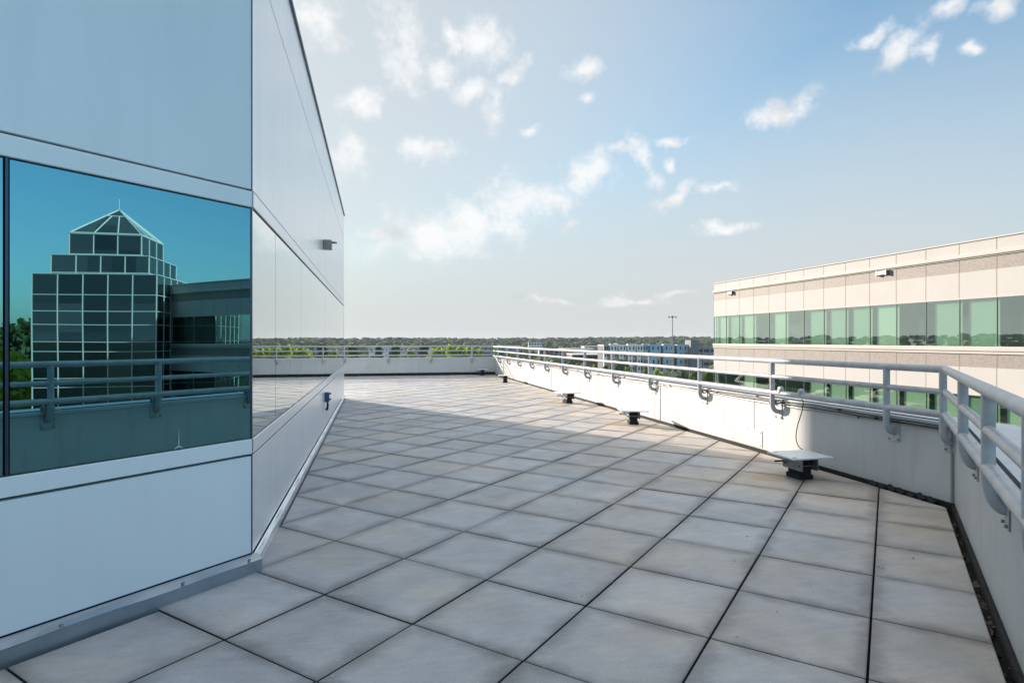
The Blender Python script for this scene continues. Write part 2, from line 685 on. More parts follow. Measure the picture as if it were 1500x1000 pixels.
    for (rx_, ry_, rr_) in ((3.72, 5.15, .30), (3.75, 8.95, .40), (3.8, 12.3, .5)):
        vd = n.new('ShaderNodeVectorMath')
        vd.operation = 'DISTANCE'
        l.new(g.outputs['Position'], vd.inputs[0])
        vd.inputs[1].default_value = (rx_, ry_, 0)
        q = n.new('ShaderNodeMapRange')
        q.inputs['From Min'].default_value = rr_
        q.inputs['From Max'].default_value = rr_ * .3
        q.inputs['To Max'].default_value = 1
        l.new(vd.outputs['Value'], q.inputs['Value'])
        rust = q.outputs[0] if rust is None else mth('MAXIMUM', rust, q.outputs[0])
    rn = n.new('ShaderNodeMapRange')
    l.new(mth('MULTIPLY', rust, nzz(9)), rn.inputs['Value'])
    rn.inputs['From Min'].default_value = 0.2
    rn.inputs['From Max'].default_value = 0.5
    rn.inputs['To Max'].default_value = 0.6
    m2 = n.new('ShaderNodeMix')
    m2.data_type = 'RGBA'
    l.new(rn.outputs[0], m2.inputs['Factor'])
    l.new(m1.outputs[2], m2.inputs[6])
    m2.inputs[7].default_value = (0.42, 0.25, 0.10, 1)
    l.new(m2.outputs[2], b.inputs['Base Color'])
    b.inputs['Roughness'].default_value = 0.6
    bp = n.new('ShaderNodeBump')
    bp.inputs['Strength'].default_value = 0.25
    bp.inputs['Distance'].default_value = 0.003
    l.new(nzz(130, 4, .7), bp.inputs['Height'])
    l.new(bp.outputs[0], b.inputs['Normal'])
    me.materials.append(m)
    me.materials.append(mat('dark_paver_side', (0.05, 0.048, 0.045), 0.95))  # side faces darker than the paver tops
    me.polygons.foreach_set('material_index', sides)
    o = bpy.data.objects.new('terrace_floor', me)
    C.objects.link(o)
    tag(o, kind='structure')


pavers()
q = MB()
rnd = random.Random(77)
for k in range(90):
    x, y = rnd.uniform(-.4, 4.3), rnd.uniform(2.2, 12)
    if (y - x) * S2 > 3.0 or (y - x) * S2 < -.3:
        continue
    u = Vector((rnd.uniform(-1, 1), rnd.uniform(-1, 1), 0)).normalized() * rnd.uniform(.003, .009)
    w = Vector((-u.y, u.x, rnd.uniform(0, .004))) * rnd.uniform(.3, .8)
    p = Vector((x, y, .005))
    q.quad(p - u - w, p + u - w, p + u + w, p - u + w)
tag(q.build('grit', M['leafdeb']), 'tiny dark scraps of grit scattered on the pavers', 'grit', kind='stuff')
# dark membrane in the gaps below the pavers
mb = MB()
z = -0.055
mb.quad((4.56, 3.9, z), (4.56, 23.0, z), (-14, 23.0, z), (-14, 14.0, z), (-0.75, 14.0, z), (-0.75, 3.6, z))
mb.quad(ab(5.9, -.5, z), ab(6.7, .2, z), (4.56, 5.0, z), (-.75, 5.0, z), ab(2.2, 3.2, z), ab(-13, 3.2, z), ab(-13, -.5, z))
mb.v = [(p[0], p[1], p[2] - (0.004 if k >= 6 else 0)) for k, p in enumerate(mb.v)]
tag(mb.build('roof_membrane', M['bitumen']), kind='structure')

# ------------------------------------------------------------------ left office building
bld = empty('office_building', (-0.7, 3.74, 0), 'nearest grey metal clad building on the left with teal mirror glass band at eye height', 'building')
CX = -0.70                             # wall plane of the far running face
CA = 2.15                              # corner, along a
Y1 = 14.2
core = MB()
# dark core just behind the cladding, footprint as a prism
fp = [(CX - .06, 3.74 + .03), (CX - .06, Y1 - .06), (-13, Y1 - .06), (-13, -6.0), tuple(ab(-9.0, GB + .06).xy), tuple(ab(CA + .0, GB + .06).xy)]


def prism(mb, fp, z0, z1, m=0):
    n = len(fp)
    s = len(mb.v)
    mb.v += [(p[0], p[1], z0) for p in fp] + [(p[0], p[1], z1) for p in fp]
    for k in range(n):
        k2 = (k + 1) % n
        mb.f.append((s + k, s + k2, s + n + k2, s + n + k))
        mb.mi.append(m)
    mb.f.append(tuple(s + n + k for k in range(n)))
    mb.mi.append(m)
    mb.f.append(tuple(s + k for k in reversed(range(n))))
    mb.mi.append(m)


prism(core, fp[::-1], -0.05, 4.15)
core.build('wall_core', M['joint'], bld)
rf = MB()
prism(rf, [(p[0], p[1]) for p in fp[::-1]], 4.151, 4.16)
rf.build('roof', M['cap'], bld)


def face_a(a0, a1, z0, z1, out, m, name, mats, bevel=0.003, thick=0.05):
    q = MB()
    q.abox(a0, a1, GB - out, GB + thick, z0, z1)
    return q.build(name, mats, bld, bevel=bevel)


def face_x(y0, y1, z0, z1, out, name, mats, bevel=0.003, thick=0.05):
    q = MB()
    q.box(CX - thick, CX + out, y0, y1, z0, z1)
    return q.build(name, mats, bld, bevel=bevel)


g = 0.006
aj = [CA, 1.001, -1.5, -4.0, -6.5, -9.0]
for k in range(5):
    a1, a0 = aj[k] - (0.004 if k == 0 else .012), aj[k + 1] + .012
    face_a(a0, a1, 0.775, 2.105, -0.004, 0, 'window', M['glass'], 0.0)
# big panels run full width (only one joint shows), glazing mullion at the left edge
for (a0, a1) in ((-3.999, CA - .004), (-9.0, -4.01)):
    face_a(a0, a1, 0.105, 0.668, 0.0, 0, 'lower_panel', M['panel_a'])
    face_a(a0, a1, 0.682, 0.768, 0.006, 0, 'sill_panel', M['panel_a'], .004)
    face_a(a0, a1, 2.114, 2.207, 0.006, 0, 'head_panel', M['panel_a'], .004)
    face_a(a0, a1, 2.219, 3.642, 0.0, 0, 'upper_panel', M['panel_a'])
    face_a(a0, a1, 3.654, 4.17, 0.0, 0, 'top_panel', M['panel_a'])
for a in aj[1:-1]:
    face_a(a - .006, a + .006, 0.772, 2.11, 0.003, 0, 'mullion', M['mull'], .002)
face_a(-9, CA + .02, 4.172, 4.205, .02, 0, 'coping', M['trim'])
# corner post, dark
q = MB()
q.box(CX - .03, CX + .0005, 3.735, 3.748, 0.1, 4.17)
q.build('corner_joint', M['mull'], bld)
# thin vertical seal line in the glass near the corner
yj = [3.752, 4.6, 6.12, 9.0, 11.9, Y1]
for k in range(5):
    face_x(yj[k] + .004, yj[k + 1] - .004, 0.775, 2.105, -0.004, 'window', M['glass2'], 0.0)
for (y0, y1) in ((3.752, 8.995), (9.005, Y1)):
    face_x(y0, y1, 0.105, 0.668, 0.0, 'lower_panel', M['panel_b'])
    face_x(y0, y1, 0.682, 0.768, 0.006, 'sill_panel', M['panel_b'], .004)
for (y0, y1) in ((3.752, Y1),):
    face_x(y0, y1, 2.118, 2.207, 0.006, 'head_panel', M['panel_b'], .004)
    face_x(y0, y1, 2.219, 3.642, 0.0, 'upper_panel', M['panel_b'])
    face_x(y0, y1, 3.654, 4.17, 0.0, 'top_panel', M['panel_b'])
face_x(3.70, Y1 + .02, 4.172, 4.205, .02, 'coping', M['mull'])
# end face
for z0, z1, mm in ((0.1, .668, 'panel_a'), (.682, .768, 'panel_a'), (.775, 2.105, 'glass2'), (2.114, 2.207, 'panel_a'), (2.219, 3.642, 'panel_a'), (3.654, 4.17, 'panel_a')):
    q = MB()
    q.box(-13, CX, Y1 - .05, Y1, z0, z1)
    q.build('end_panel', M[mm], bld)


# flashing with a slightly wavy lip, screws
def flashing(p0, d, nrm, L, name, hh=0.098, out=0.052):
    q = MB()
    N = max(8, int(L / 0.08))
    rnd = random.Random(5)
    prev = None
    for k in range(N + 1):
        t = L * k / N
        w = 0.007 * math.sin(t * 9.0) * math.sin(t * 2.3) + rnd.uniform(-.0015, .0015)
        base = p0 + d * t
        ring = [base + nrm * (out - .004) + Vector((0, 0, -.05)), base + nrm * (out + w * .4) + Vector((0, 0, .070 + w)),
                base + nrm * (out + .006 + w) + Vector((0, 0, .074 + w)), base + nrm * (out * .35) + Vector((0, 0, hh - .008)), base + Vector((0, 0, hh))]
        if prev:
            for i in range(4):
                q.quad(prev[i], ring[i], ring[i + 1], prev[i + 1])
        prev = ring
    return q.build(name, M['flash' if out > .03 else 'panel_b'], bld)


flashing(ab(-9.0, GB), ab(1, 0), ab(0, -1), 9.0 + CA + .03, 'base_flashing')
flashing(Vector((CX, 3.72, 0)), Vector((0, 1, 0)), Vector((1, 0, 0)), Y1 - 3.72, 'base_flashing', .085, .026)
for a in (0.15, 0.62, 1.18, 1.72, 2.1):
    q = MB()
    q.tube([ab(a, GB - .04, .083), ab(a, GB - .052, .088)], .007, 8)
    q.build('flashing_screw', M['bolt'], bld, smooth=True)
# silicone drip on the glass
q = MB()
q.tube([ab(1.72, GB - .002, .80), ab(1.722, GB - .002, .82), ab(1.721, GB - .002, .87)], [.0025, .0015, .0006], 6)
q.tube([ab(1.70, GB - .004, .778), ab(1.72, GB - .004, .79), ab(1.74, GB - .004, .778)], [.0015, .004, .0015], 6)
q.build('sealant_drip', M['slab'], bld)
# lower storeys
low = MB()
lfp = [tuple(ab(6.25, -.84).xy), (4.93, 4.2), (4.93, 23.3), (-14.2, 23.3), (-14.2, -10), tuple(ab(-13, -.84).xy)]
for k in range(4):
    zt = -0.1 - 4.3 * k
    prism(low, lfp, zt - 2.3, zt, 0)
    ins = [(p[0] * .996, p[1] * .996) for p in lfp]
    prism(low, ins, zt - 4.3, zt - 2.3, 1)
low.build('lower_storeys', [M['panel_a'], M['glass']], bld)

# wall mounted junction box high on the far running face
jb = empty('junction_box', (CX, 8.66, 2.66), 'small beige box with a stubby fitting fixed high on the pale metal wall', 'junction box')
q = MB()
q.box(CX + .001, CX + .11, 8.60, 8.74, 2.595, 2.725)
q.build('housing', mat('beige_housing', (0.30, 0.27, 0.23), 0.5, var=.15), jb, bevel=.012)
q = MB()
q.tube([(CX + .108, 8.67, 2.695), (CX + .155, 8.67, 2.695)], .016, 10)
q.tube([(CX + .150, 8.67, 2.697), (CX + .178, 8.67, 2.690)], .012, 10)
q.build('fitting', M['bracket'], jb, smooth=True)
ob = empty('outdoor_socket', (CX, 8.9, .53), 'small dark blue covered socket with a short hanging lead low on the pale metal wall', 'socket')
q = MB()
q.box(CX + .001, CX + .062, 8.84, 8.93, .46, .60)
q.build('cover', mat('blue_cover', (0.03, 0.07, 0.16), 0.4), ob, bevel=.01)
for zk in (.58, .50):
    q = MB()
    q.tube([(CX + .06, 8.88, zk), (CX + .085, 8.88, zk)], .012, 8)
    q.build('hinge_knob', M['mull'], ob, smooth=True)
q = MB()
q.tube([(CX + .035, 8.88, .465), (CX + .04, 8.88, .42), (CX + .035, 8.885, .38), (CX + .02, 8.88, .345)], [.012, .015, .015, .02], 8)
q.build('lead', M['black'], ob, smooth=True)

# ------------------------------------------------------------------ parapets
WX, FY, NB = 4.54, 22.9, -0.455
cor = ab(0, 0)
yc = WX * 1.0 + NB / S2                # near/right wall corner: y - x = NB*sqrt2
yc = WX + NB * math.sqrt(2)
TH = 0.38
ZT = 0.665


def parapet(name, p0, d, nrm_out, L, label, seams, m0=0.0, m1=0.0, black=0.05):
    """p0 inner base start, d unit direction, nrm_out outward unit; m0/m1 extend the outer side at mitred corners"""
    root = empty(name, p0, label, 'parapet wall')
    q = MB()
    o = p0 + d * 0
    # mitred prism
    A = [p0, p0 + d * L, p0 + d * (L + m1) + nrm_out * TH, p0 - d * m0 + nrm_out * TH]
    prism(q, [(v.x, v.y) for v in A], -0.15, ZT - .03)
    q.build('wall', M['wall'], root)
    c = MB()
    k0, k1 = m0 / TH, m1 / TH
    ii, oo = -0.012, TH + .02
    A = [p0 + nrm_out * ii - d * (k0 * ii), p0 + d * (L + k1 * ii) + nrm_out * ii, p0 + d * (L + k1 * oo) + nrm_out * oo, p0 - d * (k0 * oo) + nrm_out * oo]
    ar = (A[1] - A[0]).cross(A[2] - A[1]).z
    pts = [(v.x, v.y) for v in A]
    if ar < 0:
        pts = pts[::-1]
    prism(c, pts, ZT - .028, ZT + .004)
    c.build('cap', M['cap'], root, bevel=.004)
    # dark strip on the cap, a gap's shadow put in as colour
    e = MB()
    e.obox(p0 + nrm_out * .05 + Vector((0, 0, ZT + .005)), d * L, nrm_out * .018, Vector((0, 0, .006)))
    e.build('cap_gap_shadow', M['joint'], root)
    b = MB()
    b.obox(p0 - nrm_out * .022 + Vector((0, 0, -.054)), d * L, nrm_out * .020, Vector((0, 0, .054 + black)))
    b.build('base_membrane', M['bitumen'], root, bevel=.004)
    for t in seams:
        s_ = MB()
        s_.obox(p0 + d * (t - .004) - nrm_out * .003 + Vector((0, 0, black + .002)), d * .008, nrm_out * .002, Vector((0, 0, ZT - .032 - black)))
        s_.build('panel_seam', M['seam'], root)
    return root


# right wall runs +Y at X=WX
rw = parapet('parapet_wall', Vector((WX, yc, 0)), Vector((0, 1, 0)), Vector((1, 0, 0)), FY - yc,
             'long white metal parapet running away on the right, sunlit beyond the shadow edge', (2.62, 5.3, 7.9, 10.6, 13.2, 15.9), m0=TH * math.tan(R(22.5)), m1=TH, black=.03)
fw = parapet('parapet_wall', Vector((-14, FY, 0)), Vector((1, 0, 0)), Vector((0, 1, 0)), WX + 14,
             'shaded blue grey parapet across the far end of the terrace', (9.4, 12.5, 15.6, 17.6), m0=0, m1=TH, black=.10)
for t_ in fw.children:
    pass
nd = ab(-1, 0)
na = (WX + yc) * S2
nw = parapet('parapet_wall', ab(na, NB), nd, ab(0, -1), na + 13, 'nearest parapet wall at the right edge with a black gap at its foot', (), m0=TH * math.tan(R(22.5)), m1=0, black=.02)
for s_ in (1.4, 3.5, 6):
    pass
# raised access panel and vertical conduit on the right wall
q = MB()
q.box(WX - .006, WX - .001, 6.35, 6.98, .045, .245)
q.build('access_panel', M['wall'], rw, bevel=.002)
for (y, z) in ((6.38, .22), (6.62, .235), (6.95, .22), (6.95, .07), (6.38, .07)):
    q = MB()
    q.tube([(WX - .006, y, z), (WX - .012, y, z)], .006, 8)
    q.build('panel_screw', M['bolt'], rw)
for y0 in (9.0, 15.2):
    q = MB()
    q.box(WX - .009, WX - .003, y0, y0 + .05, .03, .60)
    q.build('conduit', M['wall'], rw, bevel=.004)
# corner cover strip
q = MB()
q.box(WX - .012, WX - .004, yc + .012, yc + .03, .03, .63)
q.build('corner_strip', M['seam'], rw)
# wrinkled membrane at the corner, debris in the gap
q = MB()
for k in range(7):
    t = k / 6
    q.tube([Vector((WX - .06, yc + .12 + .10 * k, .0)), Vector((WX - .045, yc + .19 + .10 * k, .022 + .012 * math.sin(k * 2.1)))], [.022, .026], 8)
q.build('membrane_fold', M['bitumen'], rw, smooth=True)
deb = MB()
rnd = random.Random(11)
for k in range(420):
    if k < 260:
        a = rnd.uniform(-1, 5.6)
        p = ab(a, NB + rnd.uniform(.012, .07), -.045 + rnd.uniform(0, .02))
    else:
        p = Vector((WX - rnd.uniform(.03, .07), rnd.uniform(4.2, 11), -.045 + rnd.uniform(0, .03)))
    u = Vector((rnd.uniform(-1, 1), rnd.uniform(-1, 1), rnd.uniform(-.5, .5))).normalized() * rnd.uniform(.006, .02)
    w = u.cross(Vector((rnd.uniform(-1, 1), rnd.uniform(-1, 1), 1))).normalized() * rnd.uniform(.003, .012)
    deb.quad(p - u - w, p + u - w, p + u + w, p - u + w)
tag(deb.build('leaf_litter', M['leafdeb']), 'dry leaf scraps lying in the dark gap at the parapet foot', 'leaf litter', kind='stuff')


# ------------------------------------------------------------------ railings
def arc_post(top, wall_dir, off, zb, rz):
    """vertical pipe from top bending into the wall; wall_dir unit, off distance to wall, zb = lowest axis height"""
    pts = [Vector(top)]
    x0, y0 = top[0], top[1]
    n = 9
    pts.append(Vector((x0, y0, zb + rz + .02)))
    rx = off - .012
    for k in range(n + 1):
        a = math.pi / 2 * k / n
        pts.append(Vector((x0, y0, zb + rz)) + wall_dir * (rx * (1 - math.cos(a))) - Vector((0, 0, rz * math.sin(a))))
    pts.append(Vector((x0, y0, zb)) + wall_dir * (off - .008))
    return pts


def railing(name, ends, zs0, zs1, posts, wall_dir, off, label, rz=.10, zb=.52, name_off=False):
    root = empty(name, (ends[0].x, ends[0].y, 0), label, 'railing')
    p0, p1 = ends
    d = (p1 - p0)
    L = d.length
    d.normalize()
    for i, r in enumerate((.0300, .0245, .0300)):
        q = MB()
        N = max(2, int(L / 1.2))
        q.tube([Vector((p0.x, p0.y, 0)) + d * (L * k / N) + Vector((0, 0, zs0[i] + (zs1[i] - zs0[i]) * k / N)) for k in range(N + 1)], r, 16)
        q.build('rail', M['rail'], root, smooth=True)
    for t in posts:
        f = t / L
        zt = zs0[0] + (zs1[0] - zs0[0]) * f - .004
        b = Vector((p0.x, p0.y, 0)) + d * t
        if name_off:
            off = abs(NB - (b.y - b.x) * S2)
        q = MB()
        q.tube(arc_post((b.x, b.y, zt), wall_dir, off, zb, rz), .0275, 16)
        po = q.build('post', M['rail'], root, smooth=True)
        w = b + wall_dir * (off - .0085)
        q = MB()
        q.obox(w - d * .06 + Vector((0, 0, zb - .085)), d * .12, wall_dir * .007, Vector((0, 0, .215)))
        q.build('mounting_plate', M['plate'], po, bevel=.003)
        # rounded lug above the bend
        q = MB()
        lw = min(.07, off * .45)
        c = w + Vector((0, 0, zb + .105))
        ring = []
        for k in range(9):
            a = math.pi * k / 8
            ring.append(c - wall_dir * (lw * math.sin(a)) + Vector((0, 0, .04 * math.cos(a))) + d * .034)
        s = len(q.v)
        q.v += [tuple(v) for v in ring] + [tuple(v + d * .008) for v in ring]
        q.f.append(tuple(range(9)))
        q.f.append(tuple(range(17, 8, -1)))
        q.mi += [0, 0]
        for k in range(8):
            q.f.append((k, k + 1, k + 10, k + 9))
            q.mi.append(0)
        q.build('lug', M['plate'], po)
        for (du, dz) in ((-.045, -.065), (.045, -.065), (.045, .11), (-.045, .11)):
            if b.length > 12 and dz > 0:
                continue
            q = MB()
            c = w + d * du + Vector((0, 0, zb + dz))
            q.tube([c, c - wall_dir * .012], .008, 6)
            q.build('bolt', M['bolt'], po)
    return root


RX = 4.452
rail_cor = Vector((RX, 3.905, 0))
rposts = [0.0 + .02, .566] + [.566 + 1.58 * k for k in range(1, 12)]
railing('railing', (rail_cor, Vector((RX, 22.81, 0))), (1.106, .926, .743), (1.08, .91, .725), rposts, Vector((1, 0, 0)), WX - RX,
        'long three bar grey pipe railing along the right parapet, running to the far corner')
railing('railing', (Vector((-13.9, 22.81, 0)), Vector((RX, 22.81, 0))), (1.10, .93, .76), (1.10, .93, .76),
        [13.9 - 1.11 - 1.56 * k for k in (8, 7, 6, 5, 4, 3, 2, 1)] + [13.9 - 1.11, 13.9 + .46, 13.9 + 2.05, 13.9 + 3.62], Vector((0, 1, 0)), .09,
        'thin looking three bar railing across the far end of the terrace')
q = MB()
nB = -0.37
ncA = (rail_cor.x + rail_cor.y) * S2
nB0 = (rail_cor.y - rail_cor.x) * S2
railing('railing', (ab(ncA, nB0), ab(-8.0, nB)), (1.106, .926, .743), (1.15, .985, .84),
        [ncA - 4.55, ncA - 3.45, ncA - 2.46] + [ncA - 2.46 + 1.03 * k for k in range(1, 10)], ab(0, -1), .082,
        'nearest thick pipe railing at the right edge, bending round the corner towards the camera', rz=.16, zb=.585, name_off=True)
for zc, r in ((1.11, .030), (.935, .0245), (.756, .030)):
    pass

# ------------------------------------------------------------------ cables along the right wall
for i, (xo, zz, r, c, lab) in enumerate(((-.022, .625, .006, 'cable', 'upper black cable clipped along the top of the right parapet'),
                                         (-.020, .600, .004, 'cablegrey', 'thin grey cable sagging below the right parapet cap'),
                                         (-.03, .645, .005, 'cable', 'black cable lying under the lip of the right parapet cap'))):
    q = MB()
    pts = []
    rnd = random.Random(20 + i)
    y = yc + .1
    while y < 21.5:
        pts.append((WX + xo + rnd.uniform(-.004, .002), y, zz + .012 * math.sin(y * 1.1 + i * 2) * math.sin(y * .43 + i) + rnd.uniform(-.003, .003)))
        y += .22
    q.tube(pts, r, 8)
    for k in range(3 + i, len(pts), 6):
        p = Vector(pts[k])
        q.box(p.x - .012, p.x + .012, p.y - .012, p.y + .012, p.z - .01, p.z + .012)
    tag(q.build('cable', M[c], smooth=True), lab, 'cable')
q = MB()
pts = [(4.44, 5.55, .705), (4.46, 5.55, .68), (4.47, 5.58, .58), (4.43, 5.60, .42), (4.38, 5.56, .30), (4.30, 5.42, .235), (4.24, 5.25, .222)]
den = []
for k in range(len(pts) - 1):
    p_, q_ = Vector(pts[k]), Vector(pts[k + 1])
    pm, pn = Vector(pts[max(k - 1, 0)]), Vector(pts[min(k + 2, len(pts) - 1)])
    for j in range(6):
        t = j / 6
        den.append(.5 * ((2 * p_) + (q_ - pm) * t + (2 * pm - 5 * p_ + 4 * q_ - pn) * t * t + (3 * p_ - pm - 3 * q_ + pn) * t ** 3))
den.append(Vector(pts[-1]))
q.tube(den, .005, 8)
tag(q.build('cable', M['cable'], smooth=True), 'black cable curving down from the rail to the nearest white slab', 'cable')
q = MB()
q.tube([(4.46, 12.41, .50), (4.47, 12.7, .30), (4.42, 12.85, .16), (4.25, 12.75, .12), (4.1, 12.6, .10)], .004, 6)
tag(q.build('cable', M['cable'], smooth=True), 'thin dark cable hanging down the sunlit wall to the third slab', 'cable')
# clamp lumps on the bottom rail
for k, y in enumerate((5.90, 5.57, 14.9)):
    q = MB()
    for j in range(3):
        q.tube([(RX - .02 + .02 * j, y - .03 + .02 * j, .79), (RX + .012 * j, y + .02, .80 + .006 * j)], [.014, .02], 8)
    q.tube([(RX, y, .745), (RX, y, .80)], [.037, .034], 10)
    tag(q.build('rail_clamp', M['plate'], smooth=True), ('taped clamp on the bottom rail left of the curving black cable', 'clamp on the bottom rail at the top of the curving black cable',
        'distant clamp on the sunlit bottom rail near the far corner')[k], 'clamp')

# ------------------------------------------------------------------ slab lights on brackets
labs = ('nearest white square slab on a steel bracket and black block, in shade', 'second white slab on a bracket, sunlit beside the long wall at the shadow edge',
        'third slab on a dark block, with a thin cable hanging behind it', 'fourth slab on a brown block near the far corner', 'farthest slab on a dark block against the far shaded wall')


def slab_unit(loc):
    root = empty('slab_stand', loc, labs[0], 'roof fixture', 'white slabs on blocks along the right parapet')
    x, y = loc[0], loc[1]
    q = MB()
    q.box(x - .22, x + .22, y - .20, y + .20, .212, .228)
    q.build('slab', M['slab'], root, bevel=.003)
    for (dx, dy) in ((-.17, -.15), (-.15, .15)):
        q = MB()
        q.tube([(x + dx, y + dy, .228), (x + dx, y + dy, .2295)], .022, 12)
        q.build('slab_plug', M['bracket'], root)
    for sx in (-1, 1):
        q = MB()
        q.box(x + sx * .085 - .004, x + sx * .085 + .004, y - .15, y + .13, .09, .21)
        q.box(x + sx * .085 + (.005 if sx < 0 else -.030), x + sx * .085 + (.030 if sx < 0 else -.005), y - .15, y + .13, .20, .207)
        b = q.build('side_plate', M['bracket'], root)
    for dy in (-.11, .09):
        q = MB()
        q.tube([(x - .11, y + dy, .135), (x + .105, y + dy, .135)], .006, 8)
        q.tube([(x - .11, y + dy, .135), (x - .092, y + dy, .135)], .012, 6)
        q.build('rod', M['bolt'], root, smooth=True)
    q = MB()
    q.tube([(x - .20, y + .10, .15), (x - .10, y + .10, .15)], .009, 8)
    q.build('rod', M['black'], root, smooth=True)
    q = MB()
    q.box(x - .060, x + .060, y - .09, y + .09, .001, .205)
    q.box(x - .075, x + .075, y - .10, y + .10, .0012, .045)
    q.build('block', M['black'], root, bevel=.004)
    return root


s0 = slab_unit((4.04, 5.08, 0))
for k, (x, y, rz) in enumerate(((4.02, 8.92, R(-14)), (4.0, 12.2, R(8)), (4.0, 18.5, R(-10)), (3.95, 22.45, 0))):
    c = copy_thing(s0, (x, y, 0), rz)
    c['label'] = labs[k + 1]

# ------------------------------------------------------------------ granite and glass office building on the right
def facade(root, o, d, nrm, nmod, mod, style, first=0.0):
    """o base point (z=0 datum) on the face, d along, nrm outward"""
    Lf = nmod * mod
    U = Vector((0, 0, 1))

    def strip(name, z0, z1, out, m, depth=.12, s0=0, s1=None, bevel=0, par=root):
        q = MB()
        s1 = Lf if s1 is None else s1
        q.obox(o + d * s0 + nrm * (out - depth) + U * z0, d * (s1 - s0), nrm * depth, U * (z1 - z0))
        return q.build(name, m, par, bevel=bevel)
    for i in range(5 if style == 'full' else 3):
        dz = -3.85 * i
        if i == 0:
            strip('parapet_band', 4.80, 5.27, 0, M['conc'])
            strip('coping', 5.272, 5.33, .05, M['conc2'], .3, bevel=.01)
            strip('ledge', 4.64, 4.795, .10, M['conc2'], .22, bevel=.03)
            strip('ledge_fillet', 4.60, 4.637, .04, M['conc2'], .16)
            strip('granite_band', 4.08, 4.597, -.012, M['granite'])
            strip('spandrel', 3.035, 4.077, 0, M['conc'])
        else:
            strip('ledge', 4.64 + dz + .10, 4.795 + dz + .14, .10, M['conc2'], .22, bevel=.03)
            strip('ledge_fillet', 4.64 + dz, 4.735 + dz, .05, M['conc2'], .17)
            strip('granite_band', 4.08 + dz + .03, 4.637 + dz, -.012, M['granite'])
            strip('spandrel', 3.035 + dz, 4.107 + dz, 0, M['conc'])
        strip('window_head', 2.98 + dz, 3.032 + dz, .03, M['conc2'], .15)
    # joints between the precast panels (thin recess lines)
    for k in range(nmod + 1):
        q = MB()
        for i in range(5 if style == 'full' else 3):
            dz = -3.85 * i
            if i == 0:
                q.obox(o + d * (k * mod - .012) + nrm * .0005 + U * 4.80, d * .024, nrm * .004, U * .47)
                q.obox(o + d * (k * mod - .012) + nrm * -.0115 + U * 4.08, d * .024, nrm * .004, U * .515)
            else:
                q.obox(o + d * (k * mod - .012) + nrm * -.0115 + U * (4.11 + dz), d * .024, nrm * .004, U * .52)
            q.obox(o + d * (k * mod - .010) + nrm * .0005 + U * (3.036 + dz), d * .020, nrm * .004, U * (1.04 if i == 0 else 1.068))
        q.build('panel_joint', M['jointwarm'], root)
    return strip


M['conc'] = mat('precast_concrete', (0.445, 0.43, 0.415), 0.75, var=0.05, scale=.7, bump=.05, bscale=30, streak=.18, streak_col=(.45, .40, .35))
M['conc2'] = mat('precast_trim', (0.46, 0.435, 0.41), 0.7, var=0.06, scale=1.2)
M['granite'] = mat('granite_band', (0.275, 0.245, 0.225), 0.6, scale=9, col2=(0.185, 0.16, 0.145), bump=.05)
M['jointwarm'] = mat('warm_joint', (0.28, 0.22, 0.17), 0.9)
M['blindw'] = mat('white_blind', (0.80, 0.80, 0.78), 0.8)
M['blindg'] = mat('grey_blind', (0.55, 0.60, 0.59), 0.8)
M['inside'] = mat('dark_interior', (0.12, 0.125, 0.13), 0.9, var=.5, scale=.8)
M['frame'] = mat('green_frame', (0.05, 0.08, 0.07), 0.4, 0.4)


def pane_mat():
    m = bpy.data.materials.new('green_tinted_glass')
    m.use_nodes = True
    n, l = m.node_tree.nodes, m.node_tree.links
    n.clear()
    tr = n.new('ShaderNodeBsdfTransparent')
    tr.inputs[0].default_value = (0.73, 0.97, 0.79, 1)
    gl = n.new('ShaderNodeBsdfGlossy')
    gl.inputs['Color'].default_value = (0.84, 0.95, 0.91, 1)
    gl.inputs['Roughness'].default_value = 0.0
    fr = n.new('ShaderNodeLayerWeight')
    fr.inputs['Blend'].default_value = 0.35
    mr = n.new('ShaderNodeMapRange')
    l.new(fr.outputs['Facing'], mr.inputs['Value'])
    mr.inputs['To Min'].default_value = 0.27
    mr.inputs['To Max'].default_value = 0.95
    mx = n.new('ShaderNodeMixShader')
    l.new(mr.outputs[0], mx.inputs[0])
    l.new(tr.outputs[0], mx.inputs[1])
    l.new(gl.outputs[0], mx.inputs[2])
    ou = n.new('ShaderNodeOutputMaterial')
    l.new(mx.outputs[0], ou.inputs[0])
    return m


M['pane'] = pane_mat()
gb = empty('office_building', (23.3, 38.07, -17.5), 'beige precast office block on the right with bands of green glass', 'building')
MOD = 1.52
NM = 18
o0 = Vector((23.3, 38.07, 0))
dd = Vector((0, -1, 0))
nn = Vector((-1, 0, 0))
facade(gb, o0, dd, nn, NM, MOD, 'full')
# interior box, roof, end walls
LY = 38.07 - NM * MOD
q = MB()
q.box(24.5, 40, LY, 38.0, -17.5, 4.9)
q.build('interior', M['inside'], gb)
q = MB()
q.box(23.42, 40, 38.0 - .35, 38.07, -17.5, 5.27)
q.build('end_wall', M['conc'], gb)
q = MB()
q.box(23.42, 40, LY, 37.6, 4.9, 5.1)
q.build('roof', M['cap'], gb)
q = MB()
q.box(23.55, 24.49, LY + .02, 37.6, 1.0, 1.08)
for i in range(1, 5):
    q.box(23.55, 24.49, LY + .02, 37.6, 1.0 - 3.85 * i, 1.08 - 3.85 * i)
    q.box(23.55, 24.49, LY + .02, 37.6, 3.0 - 3.85 * i, 3.06 - 3.85 * i)
q.box(23.55, 24.49, LY + .02, 37.6, 3.0, 3.06)
q.build('floor_edge', M['inside'], gb)
st0 = 'wgwdwdgggwdggdwgwg'
st1 = 'ddwdddwwwwwwgwwwgw'
